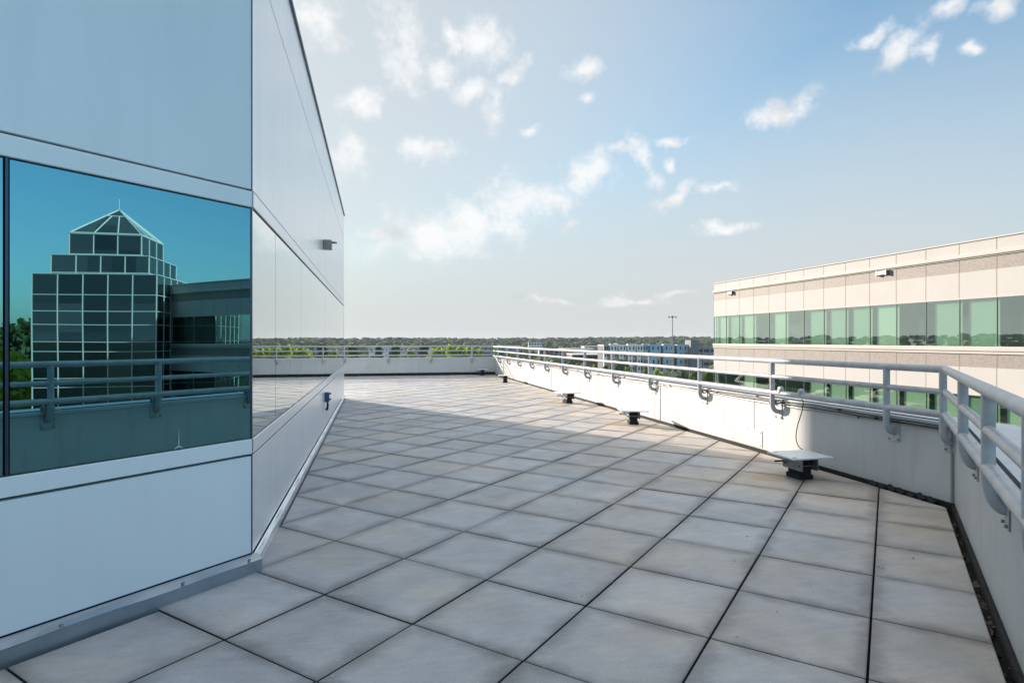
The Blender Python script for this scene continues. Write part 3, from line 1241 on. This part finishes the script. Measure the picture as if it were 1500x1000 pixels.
for i in range(4):
    dz = -3.85 * i
    zb, zt = 1.07 + dz, 2.977 + dz
    for k in range(NM):
        y1, y0 = 38.07 - k * MOD, 38.07 - (k + 1) * MOD
        q = MB()
        q.quad((23.33, y1 - .016, zb), (23.33, y0 + .016, zb), (23.33, y0 + .016, zt), (23.33, y1 - .016, zt))
        w = q.build('window', M['pane'], gb)
        q = MB()
        q.box(23.31, 23.36, y1 - .015, y1 + .015, zb, zt)
        q.build('frame', M['frame'], w)
        s = st0 if i == 0 else (st1 if i == 1 else 'wdgwwdgwdwgwdwgdww')
        if s[k] != 'd':
            q = MB()
            N = 26
            ya, yb = y1 - .24, y0 + .03
            for j in range(N):
                za = zb + .03 + (zt - zb - .06) * j / N
                zc = zb + .03 + (zt - zb - .06) * (j + .96) / N
                q.quad((23.52, ya, za), (23.52, yb, za), (23.50, yb, zc), (23.50, ya, zc))
            q.build('blind', M['blindw' if s[k] == 'w' else 'blindg'], w)
# wing running south-east (seen mirrored in the teal glass)
wing = empty('office_wing', (23.3, LY, -17.5), 'dark shaded wing with a roof ledge, mirrored in the teal glass right of the tower', 'building')
cA = (23.3 + LY) * S2
p_c = Vector((23.3, LY, 0))
wd = ab(0, -1)
facade(wing, p_c, wd, ab(-1, 0), 24, MOD, 'part')
q = MB()
q.obox(p_c + ab(.5, 0) + Vector((0, 0, -17.5)), wd * 24 * MOD, ab(12, 0), Vector((0, 0, 22.4)))
q.build('interior', M['inside'], wing)
q = MB()
q.obox(p_c + ab(.12, 0) + Vector((0, 0, 4.9)), wd * 24 * MOD, ab(12, 0), Vector((0, 0, .2)))
q.build('roof', M['cap'], wing)
q = MB()
q.obox(p_c + ab(.12, 0) + Vector((0, 0, -17.5)), wd * 24 * MOD, ab(.3, 0), Vector((0, 0, 9.5)))
q.build('base_wall', M['conc'], wing)
for i in range(3):
    dz = -3.85 * i
    for k in range(24):
        a = p_c + wd * (k * MOD + .02) + ab(.03, 0)
        b_ = p_c + wd * ((k + 1) * MOD - .02) + ab(.03, 0)
        q = MB()
        q.quad(a + Vector((0, 0, 1.07 + dz)), b_ + Vector((0, 0, 1.07 + dz)), b_ + Vector((0, 0, 2.977 + dz)), a + Vector((0, 0, 2.977 + dz)))
        q.build('window', M['pane'], wing)
# small wall fittings on the granite band
for (y, w_, lab) in ((23.58, .9, 'small pale box light fixed under the roof ledge of the beige block'), (35.9, .6, 'small dark vent under the ledge at the far end of the beige block')):
    r = empty('wall_light', (23.28, y, 4.5), lab, 'wall light')
    q = MB()
    q.box(23.17, 23.285, y - w_ * .26, y + w_ * .26, 4.40, 4.57)
    q.build('housing', M['slab' if w_ > .7 else 'bracket'], r, bevel=.01)
    for s_ in (-1, 1):
        q = MB()
        q.box(23.15, 23.285, y + s_ * w_ * .30 - .03, y + s_ * w_ * .30 + .03, 4.36, 4.60)
        q.build('bracket', M['bracket'], r)

# ------------------------------------------------------------------ glass tower with pyramid roof (behind the camera, mirrored)
tw = empty('glass_tower', (41.4, -14.0, -17.5), 'stepped glass tower with white grid and pyramid roof, mirrored in the teal glass', 'building')
M['twg'] = glass_mat('tower_glass', (0.10, 0.13, 0.14), .02)
_n, _l = M['twg'].node_tree.nodes, M['twg'].node_tree.links
_g = _n.new('ShaderNodeNewGeometry')
_s = _n.new('ShaderNodeVectorMath')
_s.operation = 'SNAP'
_s.inputs[1].default_value = (50, 1.48, 1.9)
_l.new(_g.outputs['Position'], _s.inputs[0])
_w = _n.new('ShaderNodeTexWhiteNoise')
_l.new(_s.outputs[0], _w.inputs['Vector'])
_x = _n.new('ShaderNodeMix')
_x.data_type = 'RGBA'
_x.inputs[6].default_value = (0.07, 0.10, 0.11, 1)
_x.inputs[7].default_value = (0.20, 0.23, 0.24, 1)
_l.new(_w.outputs['Value'], _x.inputs['Factor'])
_l.new(_x.outputs[2], _n['Principled BSDF'].inputs['Base Color'])
M['twf'] = mat('white_grid', (0.6, 0.6, 0.58), 0.5)
CELL = 1.48
tcx, tcy = 41.3 + 3.7, -14.0


def tier(n, z0, zs, first):
    hw = n * CELL / 2
    q = MB()
    q.box(tcx - hw, tcx + hw, tcy - hw, tcy + hw, z0, zs[-1])
    q.build('glazing', M['twg'], tw)
    q = MB()
    e, t = .03, .030
    for zz in zs:
        q.box(tcx - hw - e, tcx + hw + e, tcy - hw - e, tcy + hw + e, zz - t, zz + t * .6)
    for k in range(n + 1):
        c = -hw + k * CELL
        for s_ in (-1, 1):
            q.box(tcx + s_ * hw - e * 1.1, tcx + s_ * hw + e * 1.1, tcy + c - t, tcy + c + t, z0, zs[-1] - .07)
            q.box(tcx + c - t, tcx + c + t, tcy + s_ * hw - e * 1.2, tcy + s_ * hw + e * 1.2, z0, zs[-1] - .071)
    q.build('grid', M['twf'], tw)


tier(5, -17.5, [-17, -14.6, -13.3, -11.2, -9.1, -7.8, -5.6, -4.9, -3.6, -1.8, -1.2, .6, 1.25, 2.4, 3.3, 4.4, 5.8], True)
tier(4, 5.83, [5.95, 7.15], False)
tier(3, 7.2, [7.3, 8.7], False)
hw = 1.5 * CELL
q = MB()
ap = (tcx, tcy, 10.9)
cs = [(tcx - hw, tcy - hw, 8.75), (tcx + hw, tcy - hw, 8.75), (tcx + hw, tcy + hw, 8.75), (tcx - hw, tcy + hw, 8.75)]
for k in range(4):
    q.quad(cs[k], cs[(k + 1) % 4], ap)
q.build('pyramid_roof', M['twg'], tw)
q = MB()
for k in range(4):
    a, b_ = Vector(cs[k]), Vector(cs[(k + 1) % 4])
    A_ = Vector(ap)
    q.tube([a, A_], .06, 6)
    q.tube([a, b_], .07, 6)
    for t in (1 / 3, 2 / 3):
        p = a.lerp(b_, t)
        q.tube([p, a.lerp(b_, .5).lerp(A_, .72) + (p - a.lerp(b_, .5)) * .32], .05, 6)
    q.tube([a.lerp(A_, .72), b_.lerp(A_, .72)], .05, 6)
q.tube([ap, (tcx, tcy, 11.7)], .025, 6)
q.build('roof_grid', M['twf'], tw)

# ------------------------------------------------------------------ ground
def gheight(x, y):
    r = math.hypot(x, y)
    t = max(0.0, min(1.0, (r - 380) / 1100))
    t = t * t * (3 - 2 * t)
    hd = math.atan2(x, y)
    sect = max(0.0, 1 - abs(hd + 0.95) / 0.5)
    return -17.5 + (14.5 + 9 * sect) * t + (2.2 * t) * noise.noise(Vector((x / 420, y / 420, 3)))


mb = MB()
NR, NA = 60, 144
rings = [3 * (1.135 ** k) for k in range(NR)]
rings = [min(r, 9000) for r in rings if r < 9000] + [9000]
mb.v.append((0, 0, -17.5))
for r in rings:
    for j in range(NA):
        a = 2 * math.pi * j / NA
        x, y = r * math.cos(a), r * math.sin(a)
        mb.v.append((x, y, gheight(x, y)))
for j in range(NA):
    mb.f.append((0, 1 + j, 1 + (j + 1) % NA))
    mb.mi.append(0)
for k in range(len(rings) - 1):
    for j in range(NA):
        a, b_ = 1 + k * NA + j, 1 + k * NA + (j + 1) % NA
        mb.f.append((a, a + NA, b_ + NA, b_))
        mb.mi.append(0)
gm = mat('ground_cover', (0.045, 0.07, 0.028), 0.95, scale=.02, col2=(0.09, 0.09, 0.055))
tag(mb.build('ground', gm, smooth=True), kind='structure')


def patch(name, pts, m, z, lab=None):
    q = MB()
    v = [(p.x, p.y, z) for p in pts]
    q.quad(*v)
    return tag(q.build(name, m), kind='structure')


M['asphalt'] = mat('asphalt', (0.085, 0.083, 0.082), 0.9, var=.3, scale=.08)
M['grass'] = mat('mown_grass', (0.10, 0.16, 0.035), 0.95, var=.3, scale=.2)
patch('parking_lot', [at(760, 150), at(1060, 150), at(1060, 262), at(700, 262)], M['asphalt'], -17.4)
patch('lawn', [at(940, 205), at(1060, 195), at(1060, 222), at(930, 228)], M['grass'], -17.39)
patch('street', [at(200, 300), at(760, 300), at(760, 318), at(200, 318)], M['asphalt'], -17.38)

# ------------------------------------------------------------------ distant apartment block
M['w_white'] = mat('white_render', (0.85, 0.84, 0.82), 0.8, var=.05)
M['w_blue'] = mat('pale_blue_cladding', (0.33, 0.52, 0.62), 0.7, var=.05)
M['w_tan'] = mat('tan_brick', (0.60, 0.42, 0.26), 0.8, var=.15, scale=2)
M['w_dark'] = mat('dark_recess', (0.07, 0.08, 0.10), 0.7, var=.2)
M['w_grey'] = mat('grey_cladding', (0.17, 0.19, 0.20), 0.8, var=.1)
M['w_lgrey'] = mat('light_grey_concrete', (0.33, 0.34, 0.35), 0.8, var=.1)
M['w_brick'] = mat('red_brown_brick', (0.20, 0.10, 0.075), 0.85, var=.3, scale=1)
M['win'] = mat('far_window', (0.02, 0.025, 0.035), 0.5, spec=.2)
M['roofw'] = mat('white_roof', (0.6, 0.6, 0.6), 0.7, var=.1, scale=.3)


def frontal(px0, px1, d, z0, z1, depth, q=None, m=0, dd=0.0):
    q = q or MB()
    y = R(YAW)
    rt = Vector((math.cos(y), -math.sin(y), 0))
    fw_ = Vector((math.sin(y), math.cos(y), 0))
    p = at(px0, d, z0) + fw_ * dd
    w = (px1 - px0) / F_PX * d
    q.obox(p, rt * w, fw_ * depth, (0, 0, z1 - z0), m)
    return q


D = 270
apt = empty('apartment_block', at(948, D, -17.5), 'distant five storey apartment block of white, tan and pale blue bays', 'building')
zt = zat(505, D)
frontal(884, 1012, D, -17.5, zt - .5, 16, dd=2.2).build('wall', M['w_dark'], apt)
frontal(884, 1012, D, zt - .49, zt - .1, 16, dd=2.2).build('roof', M['roofw'], apt)
bays = [(884.5, 892, 'w_lgrey', 'w_white'), (893.5, 904.5, 'w_white', 'w_white'), (906.5, 917.5, 'w_white', 'w_white'), (919.5, 931, 'w_white', 'w_white'),
        (933, 942, 'w_white', 'w_white'), (942, 949.5, 'w_blue', 'w_blue'), (952, 968, 'w_blue', 'w_blue'), (971.5, 988, 'w_blue', 'w_blue'), (992, 1008, 'w_blue', 'w_blue')]
fh = (zt + 17.5) / 5.4
nwin = 0
for i, (a, b_, m1, m2) in enumerate(bays):
    mid = zt - fh * 1.15
    frontal(a, b_, D, mid, zt + (.4 if i % 2 else .15), 3, dd=-.2).build('bay', M[m1], apt)
    w3 = (b_ - a) / 3
    q = frontal(a, a + w3 * 1.9, D, -17.5, mid - .05, 3, dd=0)
    q.build('bay', M[m2], apt)
    frontal(a + w3 * 1.9 + .05, b_, D, -17.5, mid - .05, 3, dd=.3).build('bay', M['w_tan'], apt)
    for f in range(5):
        z = zt - fh * (f + .72)
        for u in ((.28, .74) if f == 0 else (.35, .8)):
            c = a + (b_ - a) * u
            frontal(c - .8, c + .8, D, z, z + fh * .5, .2, dd=-.35 if f == 0 else (-.15 if u < .5 else .15)).build('window', M['win'], apt)
M['w_lgr'] = M['w_lgrey']
gar = empty('parking_garage', at(1040, D - 4, -17.5), 'grey multi storey parking garage beside the pale blue apartments', 'building')
frontal(1012, 1023, D - 4, -17.5, zat(498, D - 4), 9).build('stair_tower', M['w_grey'], gar)
frontal(1023.2, 1100, D, -17.5, zat(507, D), 30, dd=1.5).build('inside', M['w_dark'], gar)
for k in range(6):
    zz = zat(506, D) - 3.0 * k
    frontal(1023.2, 1100, D, zz - 1.7, zz, .5, dd=.9).build('deck_edge', M['w_lgrey'], gar)
for k, p in enumerate((1023.2, 1030, 1039.5, 1049)):
    frontal(p, p + 1.6, D, -17.5, zat(506, D), .4, dd=.45).build('pier', M['w_lgrey'], gar)

# light mast
lm = empty('floodlight_mast', at(985, 215, -17.5), 'tall thin floodlight mast rising above the far treeline', 'light mast')
p = at(985, 215)
q = MB()
q.tube([(p.x, p.y, -17.5), (p.x, p.y, zat(464, 215))], [.26, .13], 10)
q.build('pole', M['w_lgrey'], lm, smooth=True)
zt2 = zat(464, 215)
q = MB()
y = R(YAW)
rt = Vector((math.cos(y), -math.sin(y), 0))
q.tube([p + rt * -1.3 + Vector((0, 0, zt2)), p + rt * 1.3 + Vector((0, 0, zt2))], .06, 6)
q.tube([p + Vector((0, 0, zt2 - .3)), p + Vector((0, 0, zt2 + .45))], [.3, .22], 8)
q.build('crossarm', M['w_lgrey'], lm)
for s_ in (-1.25, -.2, .2, 1.25):
    q = MB()
    c = p + rt * s_
    q.tube([c + Vector((0, 0, zt2 + .25)), c + Vector((0, 0, zt2 - .35))], [.14, .36], 8)
    q.build('lamp', M['w_grey'], lm)
# small parking lot lamps
sl = None
spots = [(892, 200), (904, 230), (924, 210), (967, 200), (1010, 195), (1034, 215), (862, 225)]
for k, (px, d) in enumerate(spots):
    p = at(px, d, -17.45)
    if sl is None:
        sl = empty('street_lamp', p, 'small pale lamp post in the car park before the apartments', 'street lamp', 'lamp posts in the far car park')
        q = MB()
        q.tube([(p.x, p.y, -17.45), (p.x, p.y, -8.5)], [.14, .08], 8)
        q.build('pole', M['roofw'], sl)
        q = MB()
        q.box(p.x - .8, p.x + .8, p.y - .25, p.y + .25, -8.6, -8.3)
        q.build('lamp_head', M['w_grey'], sl)
    else:
        copy_thing(sl, p)


# other far buildings: (px0, px1, depth, top y, bottom z, wall mat, label)
def house(px0, px1, d, ytop, wall, roofm, lab, rows=1, depth=18, step=2.6):
    z1 = zat(ytop, d)
    base = gheight(*at((px0 + px1) / 2, d).xy) - 1
    r = empty('low_building', at((px0 + px1) / 2, d, base), lab, 'building')
    frontal(px0, px1, d, base, z1 - .35, depth).build('wall', M[wall], r)
    frontal(px0 - .15, px1 + .15, d, z1 - .34, z1, depth + .6, dd=-.3).build('roof', M[roofm], r)
    w = (px1 - px0) / F_PX * d
    n = max(2, int(w / step))
    for k in range(rows):
        zz = z1 - 2.6 - 3.4 * k
        if n > 14:
            frontal(px0 + .4, px1 - .4, d, zz, zz + 1.3, .3, dd=-.12).build('window_band', M['win'], r)
            continue
        for j in range(n):
            c = px0 + (px1 - px0) * (j + .5) / n
            hw_ = (px1 - px0) / n * .3
            frontal(c - hw_, c + hw_, d, zz, zz + 1.5, .3, dd=-.12).build('window', M['win'], r)
    return r


house(774, 794.5, 620, 501.5, 'w_white', 'roofw', 'white flat roofed block standing among trees below the skyline', 2, 12)
house(838, 884, 300, 519, 'w_brick', 'roofw', 'low brown brick building left of the apartments', 1, 30)
house(822, 872, 390, 510.5, 'w_tan', 'roofw', 'wide tan building with pale roof behind the brown brick one', 2, 24)
house(790, 826, 380, 511, 'w_lgrey', 'w_grey', 'grey roofed building seen between the far railing posts', 1, 22)
house(856, 886, 430, 507, 'w_lgrey', 'roofw', 'pale building just left of the apartment block', 2, 20)
house(540, 572, 330, 508.5, 'w_white', 'roofw', 'white building behind the far railing, left one', 1, 20)
house(584, 622, 360, 508.8, 'w_lgrey', 'w_grey', 'long grey building behind the far railing', 1, 26)
house(702, 721, 420, 508, 'w_lgrey', 'roofw', 'pale building behind the far railing beside the corner', 1, 26)
house(728, 762, 450, 506.5, 'w_lgrey', 'roofw', 'pale grey building just right of the far terrace corner', 1, 26)
house(396, 440, 340, 507, 'w_white', 'roofw', 'white building beyond the wall end, mirrored in the side glass', 1, 26)
house(905, 930, 480, 502.5, 'w_grey', 'w_grey', 'dark roofed building rising behind the apartment block', 1, 20)

# ------------------------------------------------------------------ trees
def leaf_mat(name, c1, c2, trans=.25):
    m = bpy.data.materials.new(name)
    m.use_nodes = True
    n, l = m.node_tree.nodes, m.node_tree.links
    b = n['Principled BSDF']
    g = n.new('ShaderNodeNewGeometry')
    oi = n.new('ShaderNodeObjectInfo')
    z = n.new('ShaderNodeTexNoise')
    z.inputs['Scale'].default_value = .5
    z.inputs['Detail'].default_value = 4
    l.new(g.outputs['Position'], z.inputs['Vector'])
    ad = n.new('ShaderNodeMath')
    ad.operation = 'ADD'
    l.new(z.outputs['Fac'], ad.inputs[0])
    mu = n.new('ShaderNodeMath')
    mu.operation = 'MULTIPLY_ADD'
    l.new(g.outputs['Random Per Island'], mu.inputs[0])
    mu.inputs[1].default_value = .5
    mu.inputs[2].default_value = -.25
    l.new(mu.outputs[0], ad.inputs[1])
    mx = n.new('ShaderNodeMix')
    mx.data_type = 'RGBA'
    mx.inputs[6].default_value = (*c1, 1)
    mx.inputs[7].default_value = (*c2, 1)
    l.new(ad.outputs[0], mx.inputs['Factor'])
    l.new(mx.outputs[2], b.inputs['Base Color'])
    b.inputs['Roughness'].default_value = .6
    if trans:
        tl = n.new('ShaderNodeBsdfTranslucent')
        l.new(mx.outputs[2], tl.inputs[0])
        ms = n.new('ShaderNodeMixShader')
        ms.inputs[0].default_value = trans
        l.new(b.outputs[0], ms.inputs[1])
        l.new(tl.outputs[0], ms.inputs[2])
        l.new(ms.outputs[0], n['Material Output'].inputs[0])
    return m


M['leaf_y'] = leaf_mat('yellow_green_leaves', (0.24, 0.34, 0.02), (0.46, 0.56, 0.06), .5)
M['leaf_g'] = leaf_mat('green_leaves', (0.06, 0.12, 0.02), (0.16, 0.25, 0.05), .4)
M['leaf_d'] = leaf_mat('dark_leaves', (0.025, 0.06, 0.018), (0.06, 0.11, 0.03), .3)
M['bark'] = mat('bark', (0.10, 0.08, 0.06), .9, var=.3, scale=5)


def tree_proto(leafm, seed, H=13.0, W=4.2, n=6500, ls=.36, low=.25):
    """tree with base at origin"""
    rnd = random.Random(seed)
    root = bpy.data.objects.new('tree', None)
    C.objects.link(root)
    root.empty_display_size = .5
    q = MB()
    q.tube([(0, 0, -1), (.05, 0, H * .2), (.15, .1, H * .5), (0, .1, H * .85)], [.3, .24, .15, .04], 8)
    blobs = []
    for k in range(13):
        a = rnd.uniform(0, 6.28)
        t = rnd.uniform(low, 1)
        rad = W * (1 - abs(t - .5) * 1.1) * rnd.uniform(.35, .72)
        c = Vector((math.cos(a) * rad, math.sin(a) * rad, H * (low + (1 - low) * (t * .92 - .02))))
        r = W * rnd.uniform(.3, .52)
        blobs.append((c, r))
        q.tube([(0, 0, max(.6, c.z - r * 1.8)), c * .5 + Vector((0, 0, c.z * .45)), c], [.11, .07, .02], 5)
    q.build('trunk', M['bark'], root)
    lf = MB()
    for k in range(n):
        c, r = blobs[rnd.randrange(len(blobs))]
        u = Vector((rnd.gauss(0, 1), rnd.gauss(0, 1), rnd.gauss(0, 1))).normalized()
        p = c + Vector((u.x, u.y, u.z * .8)) * r * (rnd.random() ** .38) * rnd.uniform(.85, 1.15)
        t = Vector((rnd.gauss(0, 1), rnd.gauss(0, 1), rnd.gauss(0, .6))).normalized()
        w = t.cross(Vector((rnd.gauss(0, 1), rnd.gauss(0, 1), rnd.gauss(0, 1)))).normalized()
        s = ls * rnd.uniform(.6, 1.3)
        lf.quad(p - t * s, p + w * s * .6, p + t * s, p - w * s * .6)
    lf.build('crown', leafm, root)
    return root


protos = {'y': tree_proto(M['leaf_y'], 1), 'g': tree_proto(M['leaf_g'], 2), 'd': tree_proto(M['leaf_d'], 3, W=4.8), 'y2': tree_proto(M['leaf_y'], 4, W=5), 'g2': tree_proto(M['leaf_g'], 5, H=12, W=5.2)}
usedp = set()
trnd = random.Random(42)


def plant(kind, p, H, W, lab, group=None):
    base = gheight(p.x, p.y)
    src = protos[kind]
    s = H / 13.0
    sw = W / 4.2
    loc = (p.x, p.y, base)
    if kind not in usedp:
        usedp.add(kind)
        o = src
        o.location = loc
        o.rotation_euler = (0, 0, trnd.uniform(0, 6.28))
        o.scale = (sw, sw, s)
    else:
        o = copy_thing(src, loc, trnd.uniform(0, 6.28), (sw, sw, s))
    tag(o, lab, 'tree', group)
    if not group and 'group' in o:
        del o['group']
    return o


def tree_px(kind, px, d, ytop, wpx, lab, group=None):
    p = at(px, d)
    H = zat(ytop, d) - gheight(p.x, p.y)
    plant(kind, p, H, wpx / 2 / F_PX * d / 1.05, lab, group)


g1 = 'bright yellow green trees behind the far railing'
for px, yt, w, lab in ((638, 504.5, 34, 'bright yellow green tree behind the far railing, left end of the clump'), (660, 502, 38, 'tallest bright yellow green tree in the clump behind the far railing'),
                       (680, 503, 36, 'bright yellow green tree behind the far railing, right of the tallest'), (699, 505, 28, 'bright yellow green tree behind the far railing, right end of the clump')):
    tree_px('y', px, 110, yt, w, lab, g1)
for px, yt, w in ((631, 507, 26), (648, 505, 34), (669, 504, 36), (690, 505, 32), (706, 507, 26)):
    tree_px('y', px, 122, yt, w, 'bright yellow green tree in the back row of the clump behind the far railing', 'back row of the bright clump')
tree_px('g', 517, 150, 504, 24, 'green tree behind the far railing near the end of the metal wall')
tree_px('y', 604, 160, 508, 26, 'low yellow tree behind the far railing, right of the white building')
tree_px('g', 578, 170, 506, 26, 'green tree between two white buildings behind the far railing')
tree_px('d', 556, 240, 506, 16, 'dark tree behind the white building past the far railing')
tree_px('d', 620, 300, 504, 18, 'dark tree behind the far railing, left of the bright clump')
for px, w in ((392, 22), (410, 24), (430, 24)):
    tree_px('y', px, 110, 503.5, w * 1.5, 'yellow green tree beyond the wall, mirrored in the side glass', 'trees mirrored in the side glass')
g2 = 'shrubby trees below the right railing'
for px, d, yt, w, k in ((748, 130, 520, 16, 'g'), (764, 125, 522, 16, 'y'), (782, 120, 524, 18, 'y'), (800, 118, 526, 18, 'y'), (812, 125, 528, 16, 'g'), (832, 120, 530, 18, 'g'),
                        (850, 118, 530, 20, 'g2'), (870, 115, 532, 18, 'y'), (886, 118, 534, 16, 'g')):
    tree_px(k, px, d, yt, w, 'leafy tree seen through the sunlit right railing, left of the apartments', g2)
g3 = 'young trees in front of the apartments'
for px, d, yt, w, k in ((904, 190, 535, 12, 'g'), (919, 190, 536, 12, 'y'), (947, 185, 537, 14, 'g'), (964, 180, 538, 16, 'y2'), (1000, 180, 540, 12, 'g'), (1018, 175, 541, 18, 'g2'),
                        (1038, 150, 544, 26, 'g'), (1058, 145, 545, 24, 'y'), (981, 235, 538, 10, 'g')):
    tree_px(k, px, d, yt, w, 'young tree in front of the distant apartment block', g3)
# trees mirrored at the left edge of the teal glass
g4 = 'green trees mirrored at the left of the teal glass'
for px, d, yt, k in ((-30, 62, 468, 'g2'), (0, 66, 472, 'g2'), (24, 60, 474, 'd'), (44, 72, 474, 'g2'), (14, 55, 500, 'y2'), (-60, 66, 466, 'g'), (60, 80, 482, 'd')):
    p = mirror(at(px, d))
    H = zat(yt, d) + 17.5
    plant(k, p, H, 4.6, 'broad green tree mirrored at the left end of the teal glass', g4)
for k in protos:
    if k not in usedp:
        for ch in list(protos[k].children):
            bpy.data.objects.remove(ch)
        bpy.data.objects.remove(protos[k])

# ------------------------------------------------------------------ far woods: one mass
bm = bmesh.new()
bmesh.ops.create_icosphere(bm, subdivisions=2, radius=1)
ico_v = [v.co.copy() for v in bm.verts]
ico_f = [tuple(v.index for v in f.verts) for f in bm.faces]
bm.free()
fr = random.Random(99)
variants = []
for k in range(6):
    vs = []
    for v in ico_v:
        n_ = noise.noise(v * 1.7 + Vector((k * 9, 0, 0))) * .5 + noise.noise(v * 4.1 + Vector((0, k * 7, 0))) * .3
        vs.append(Vector((v.x, v.y, v.z * (.85 if v.z > 0 else .6))) * (1 + n_))
    variants.append(vs)
import numpy as np
VV, FF, TT = [], [], []
cnt = 0


def add_wood(h0, h1, r0, r1, N, keep=None):
    global cnt
    for _ in range(N):
        h = R(fr.uniform(h0, h1))
        t = fr.random()
        r = math.sqrt(r0 * r0 + t * (r1 * r1 - r0 * r0))
        x, y = r * math.sin(h), r * math.cos(h)
        if keep and not keep(x, y, r):
            continue
        base = gheight(x, y)
        H = fr.uniform(6.5, 11.5) * (1 + .25 * noise.noise(Vector((x / 90, y / 90, 0))))
        w = fr.uniform(3.6, 6.5) * (1 + max(0, r - 700) / 1500)
        vs = variants[fr.randrange(6)]
        a = fr.uniform(0, 6.28)
        ca, sa = math.cos(a), math.sin(a)
        for v in vs:
            VV.append((x + (v.x * ca - v.y * sa) * w, y + (v.x * sa + v.y * ca) * w, base + H * .55 + v.z * H * .5))
        FF.extend([(f[0] + cnt, f[1] + cnt, f[2] + cnt) for f in ico_f])
        TT.extend([fr.random()] * len(ico_f))
        cnt += len(vs)


def inview(x, y, r):
    n_ = noise.noise(Vector((x / 120, y / 120, 5)))
    if 235 < r < 330 and 18 < math.degrees(math.atan2(x, y)) < 36:
        return False
    if r < 330:
        return n_ > -.05
    return n_ > -.28 or r > 700


add_wood(-24, 36, 210, 700, 1500, inview)
add_wood(-24, 40, 650, 1500, 2300)
add_wood(-75, -24, 150, 500, 500)
add_wood(-75, -24, 500, 1300, 700)
add_wood(36, 75, 250, 900, 300)
add_wood(75, 180, 90, 500, 600)
me = bpy.data.meshes.new('far_woods')
me.from_pydata(VV, [], FF)
ta = me.attributes.new('tone', 'FLOAT', 'FACE')
ta.data.foreach_set('value', TT)
m = bpy.data.materials.new('far_foliage')
m.use_nodes = True
n, l = m.node_tree.nodes, m.node_tree.links
b = n['Principled BSDF']
at_n = n.new('ShaderNodeAttribute')
at_n.attribute_name = 'tone'
g_ = n.new('ShaderNodeNewGeometry')
z_ = n.new('ShaderNodeTexNoise')
z_.inputs['Scale'].default_value = .45
z_.inputs['Detail'].default_value = 5
z_.inputs['Roughness'].default_value = .7
l.new(g_.outputs['Position'], z_.inputs['Vector'])
cr = n.new('ShaderNodeValToRGB')
cr.color_ramp.elements[0].color = (0.010, 0.028, 0.014, 1)
cr.color_ramp.elements[1].color = (0.065, 0.105, 0.035, 1)
cr.color_ramp.elements.new(.5).color = (0.026, 0.052, 0.024, 1)
mm_ = n.new('ShaderNodeMath')
mm_.operation = 'MULTIPLY_ADD'
l.new(at_n.outputs['Fac'], mm_.inputs[0])
mm_.inputs[1].default_value = .55
l.new(z_.outputs['Fac'], mm_.inputs[2])
mr_ = n.new('ShaderNodeMapRange')
mr_.inputs['From Min'].default_value = .35
mr_.inputs['From Max'].default_value = 1.1
l.new(mm_.outputs[0], mr_.inputs['Value'])
l.new(mr_.outputs[0], cr.inputs[0])
l.new(cr.outputs[0], b.inputs['Base Color'])
b.inputs['Roughness'].default_value = .9
bp = n.new('ShaderNodeBump')
bp.inputs['Strength'].default_value = 1
bp.inputs['Distance'].default_value = 1.2
l.new(z_.outputs['Fac'], bp.inputs['Height'])
l.new(bp.outputs[0], b.inputs['Normal'])
me.materials.append(m)
fo = bpy.data.objects.new('far_woods', me)
C.objects.link(fo)
tag(fo, 'mass of dark green woods stretching to the horizon', 'woods', kind='stuff')

# ------------------------------------------------------------------ haze
q = MB()
q.box(-9500, 9500, -9500, 9500, -25, 42)
hm = bpy.data.materials.new('haze')
hm.use_nodes = True
n, l = hm.node_tree.nodes, hm.node_tree.links
n.clear()
pv = n.new('ShaderNodeVolumePrincipled')
pv.inputs['Color'].default_value = (0.74, 0.80, 0.86, 1)
pv.inputs['Density'].default_value = 0.00012
pv.inputs['Anisotropy'].default_value = 0.0
ou = n.new('ShaderNodeOutputMaterial')
l.new(pv.outputs[0], ou.inputs['Volume'])
hz_o = q.build('haze', hm)
tag(hz_o, 'thin pale haze in the air', 'haze', kind='stuff')
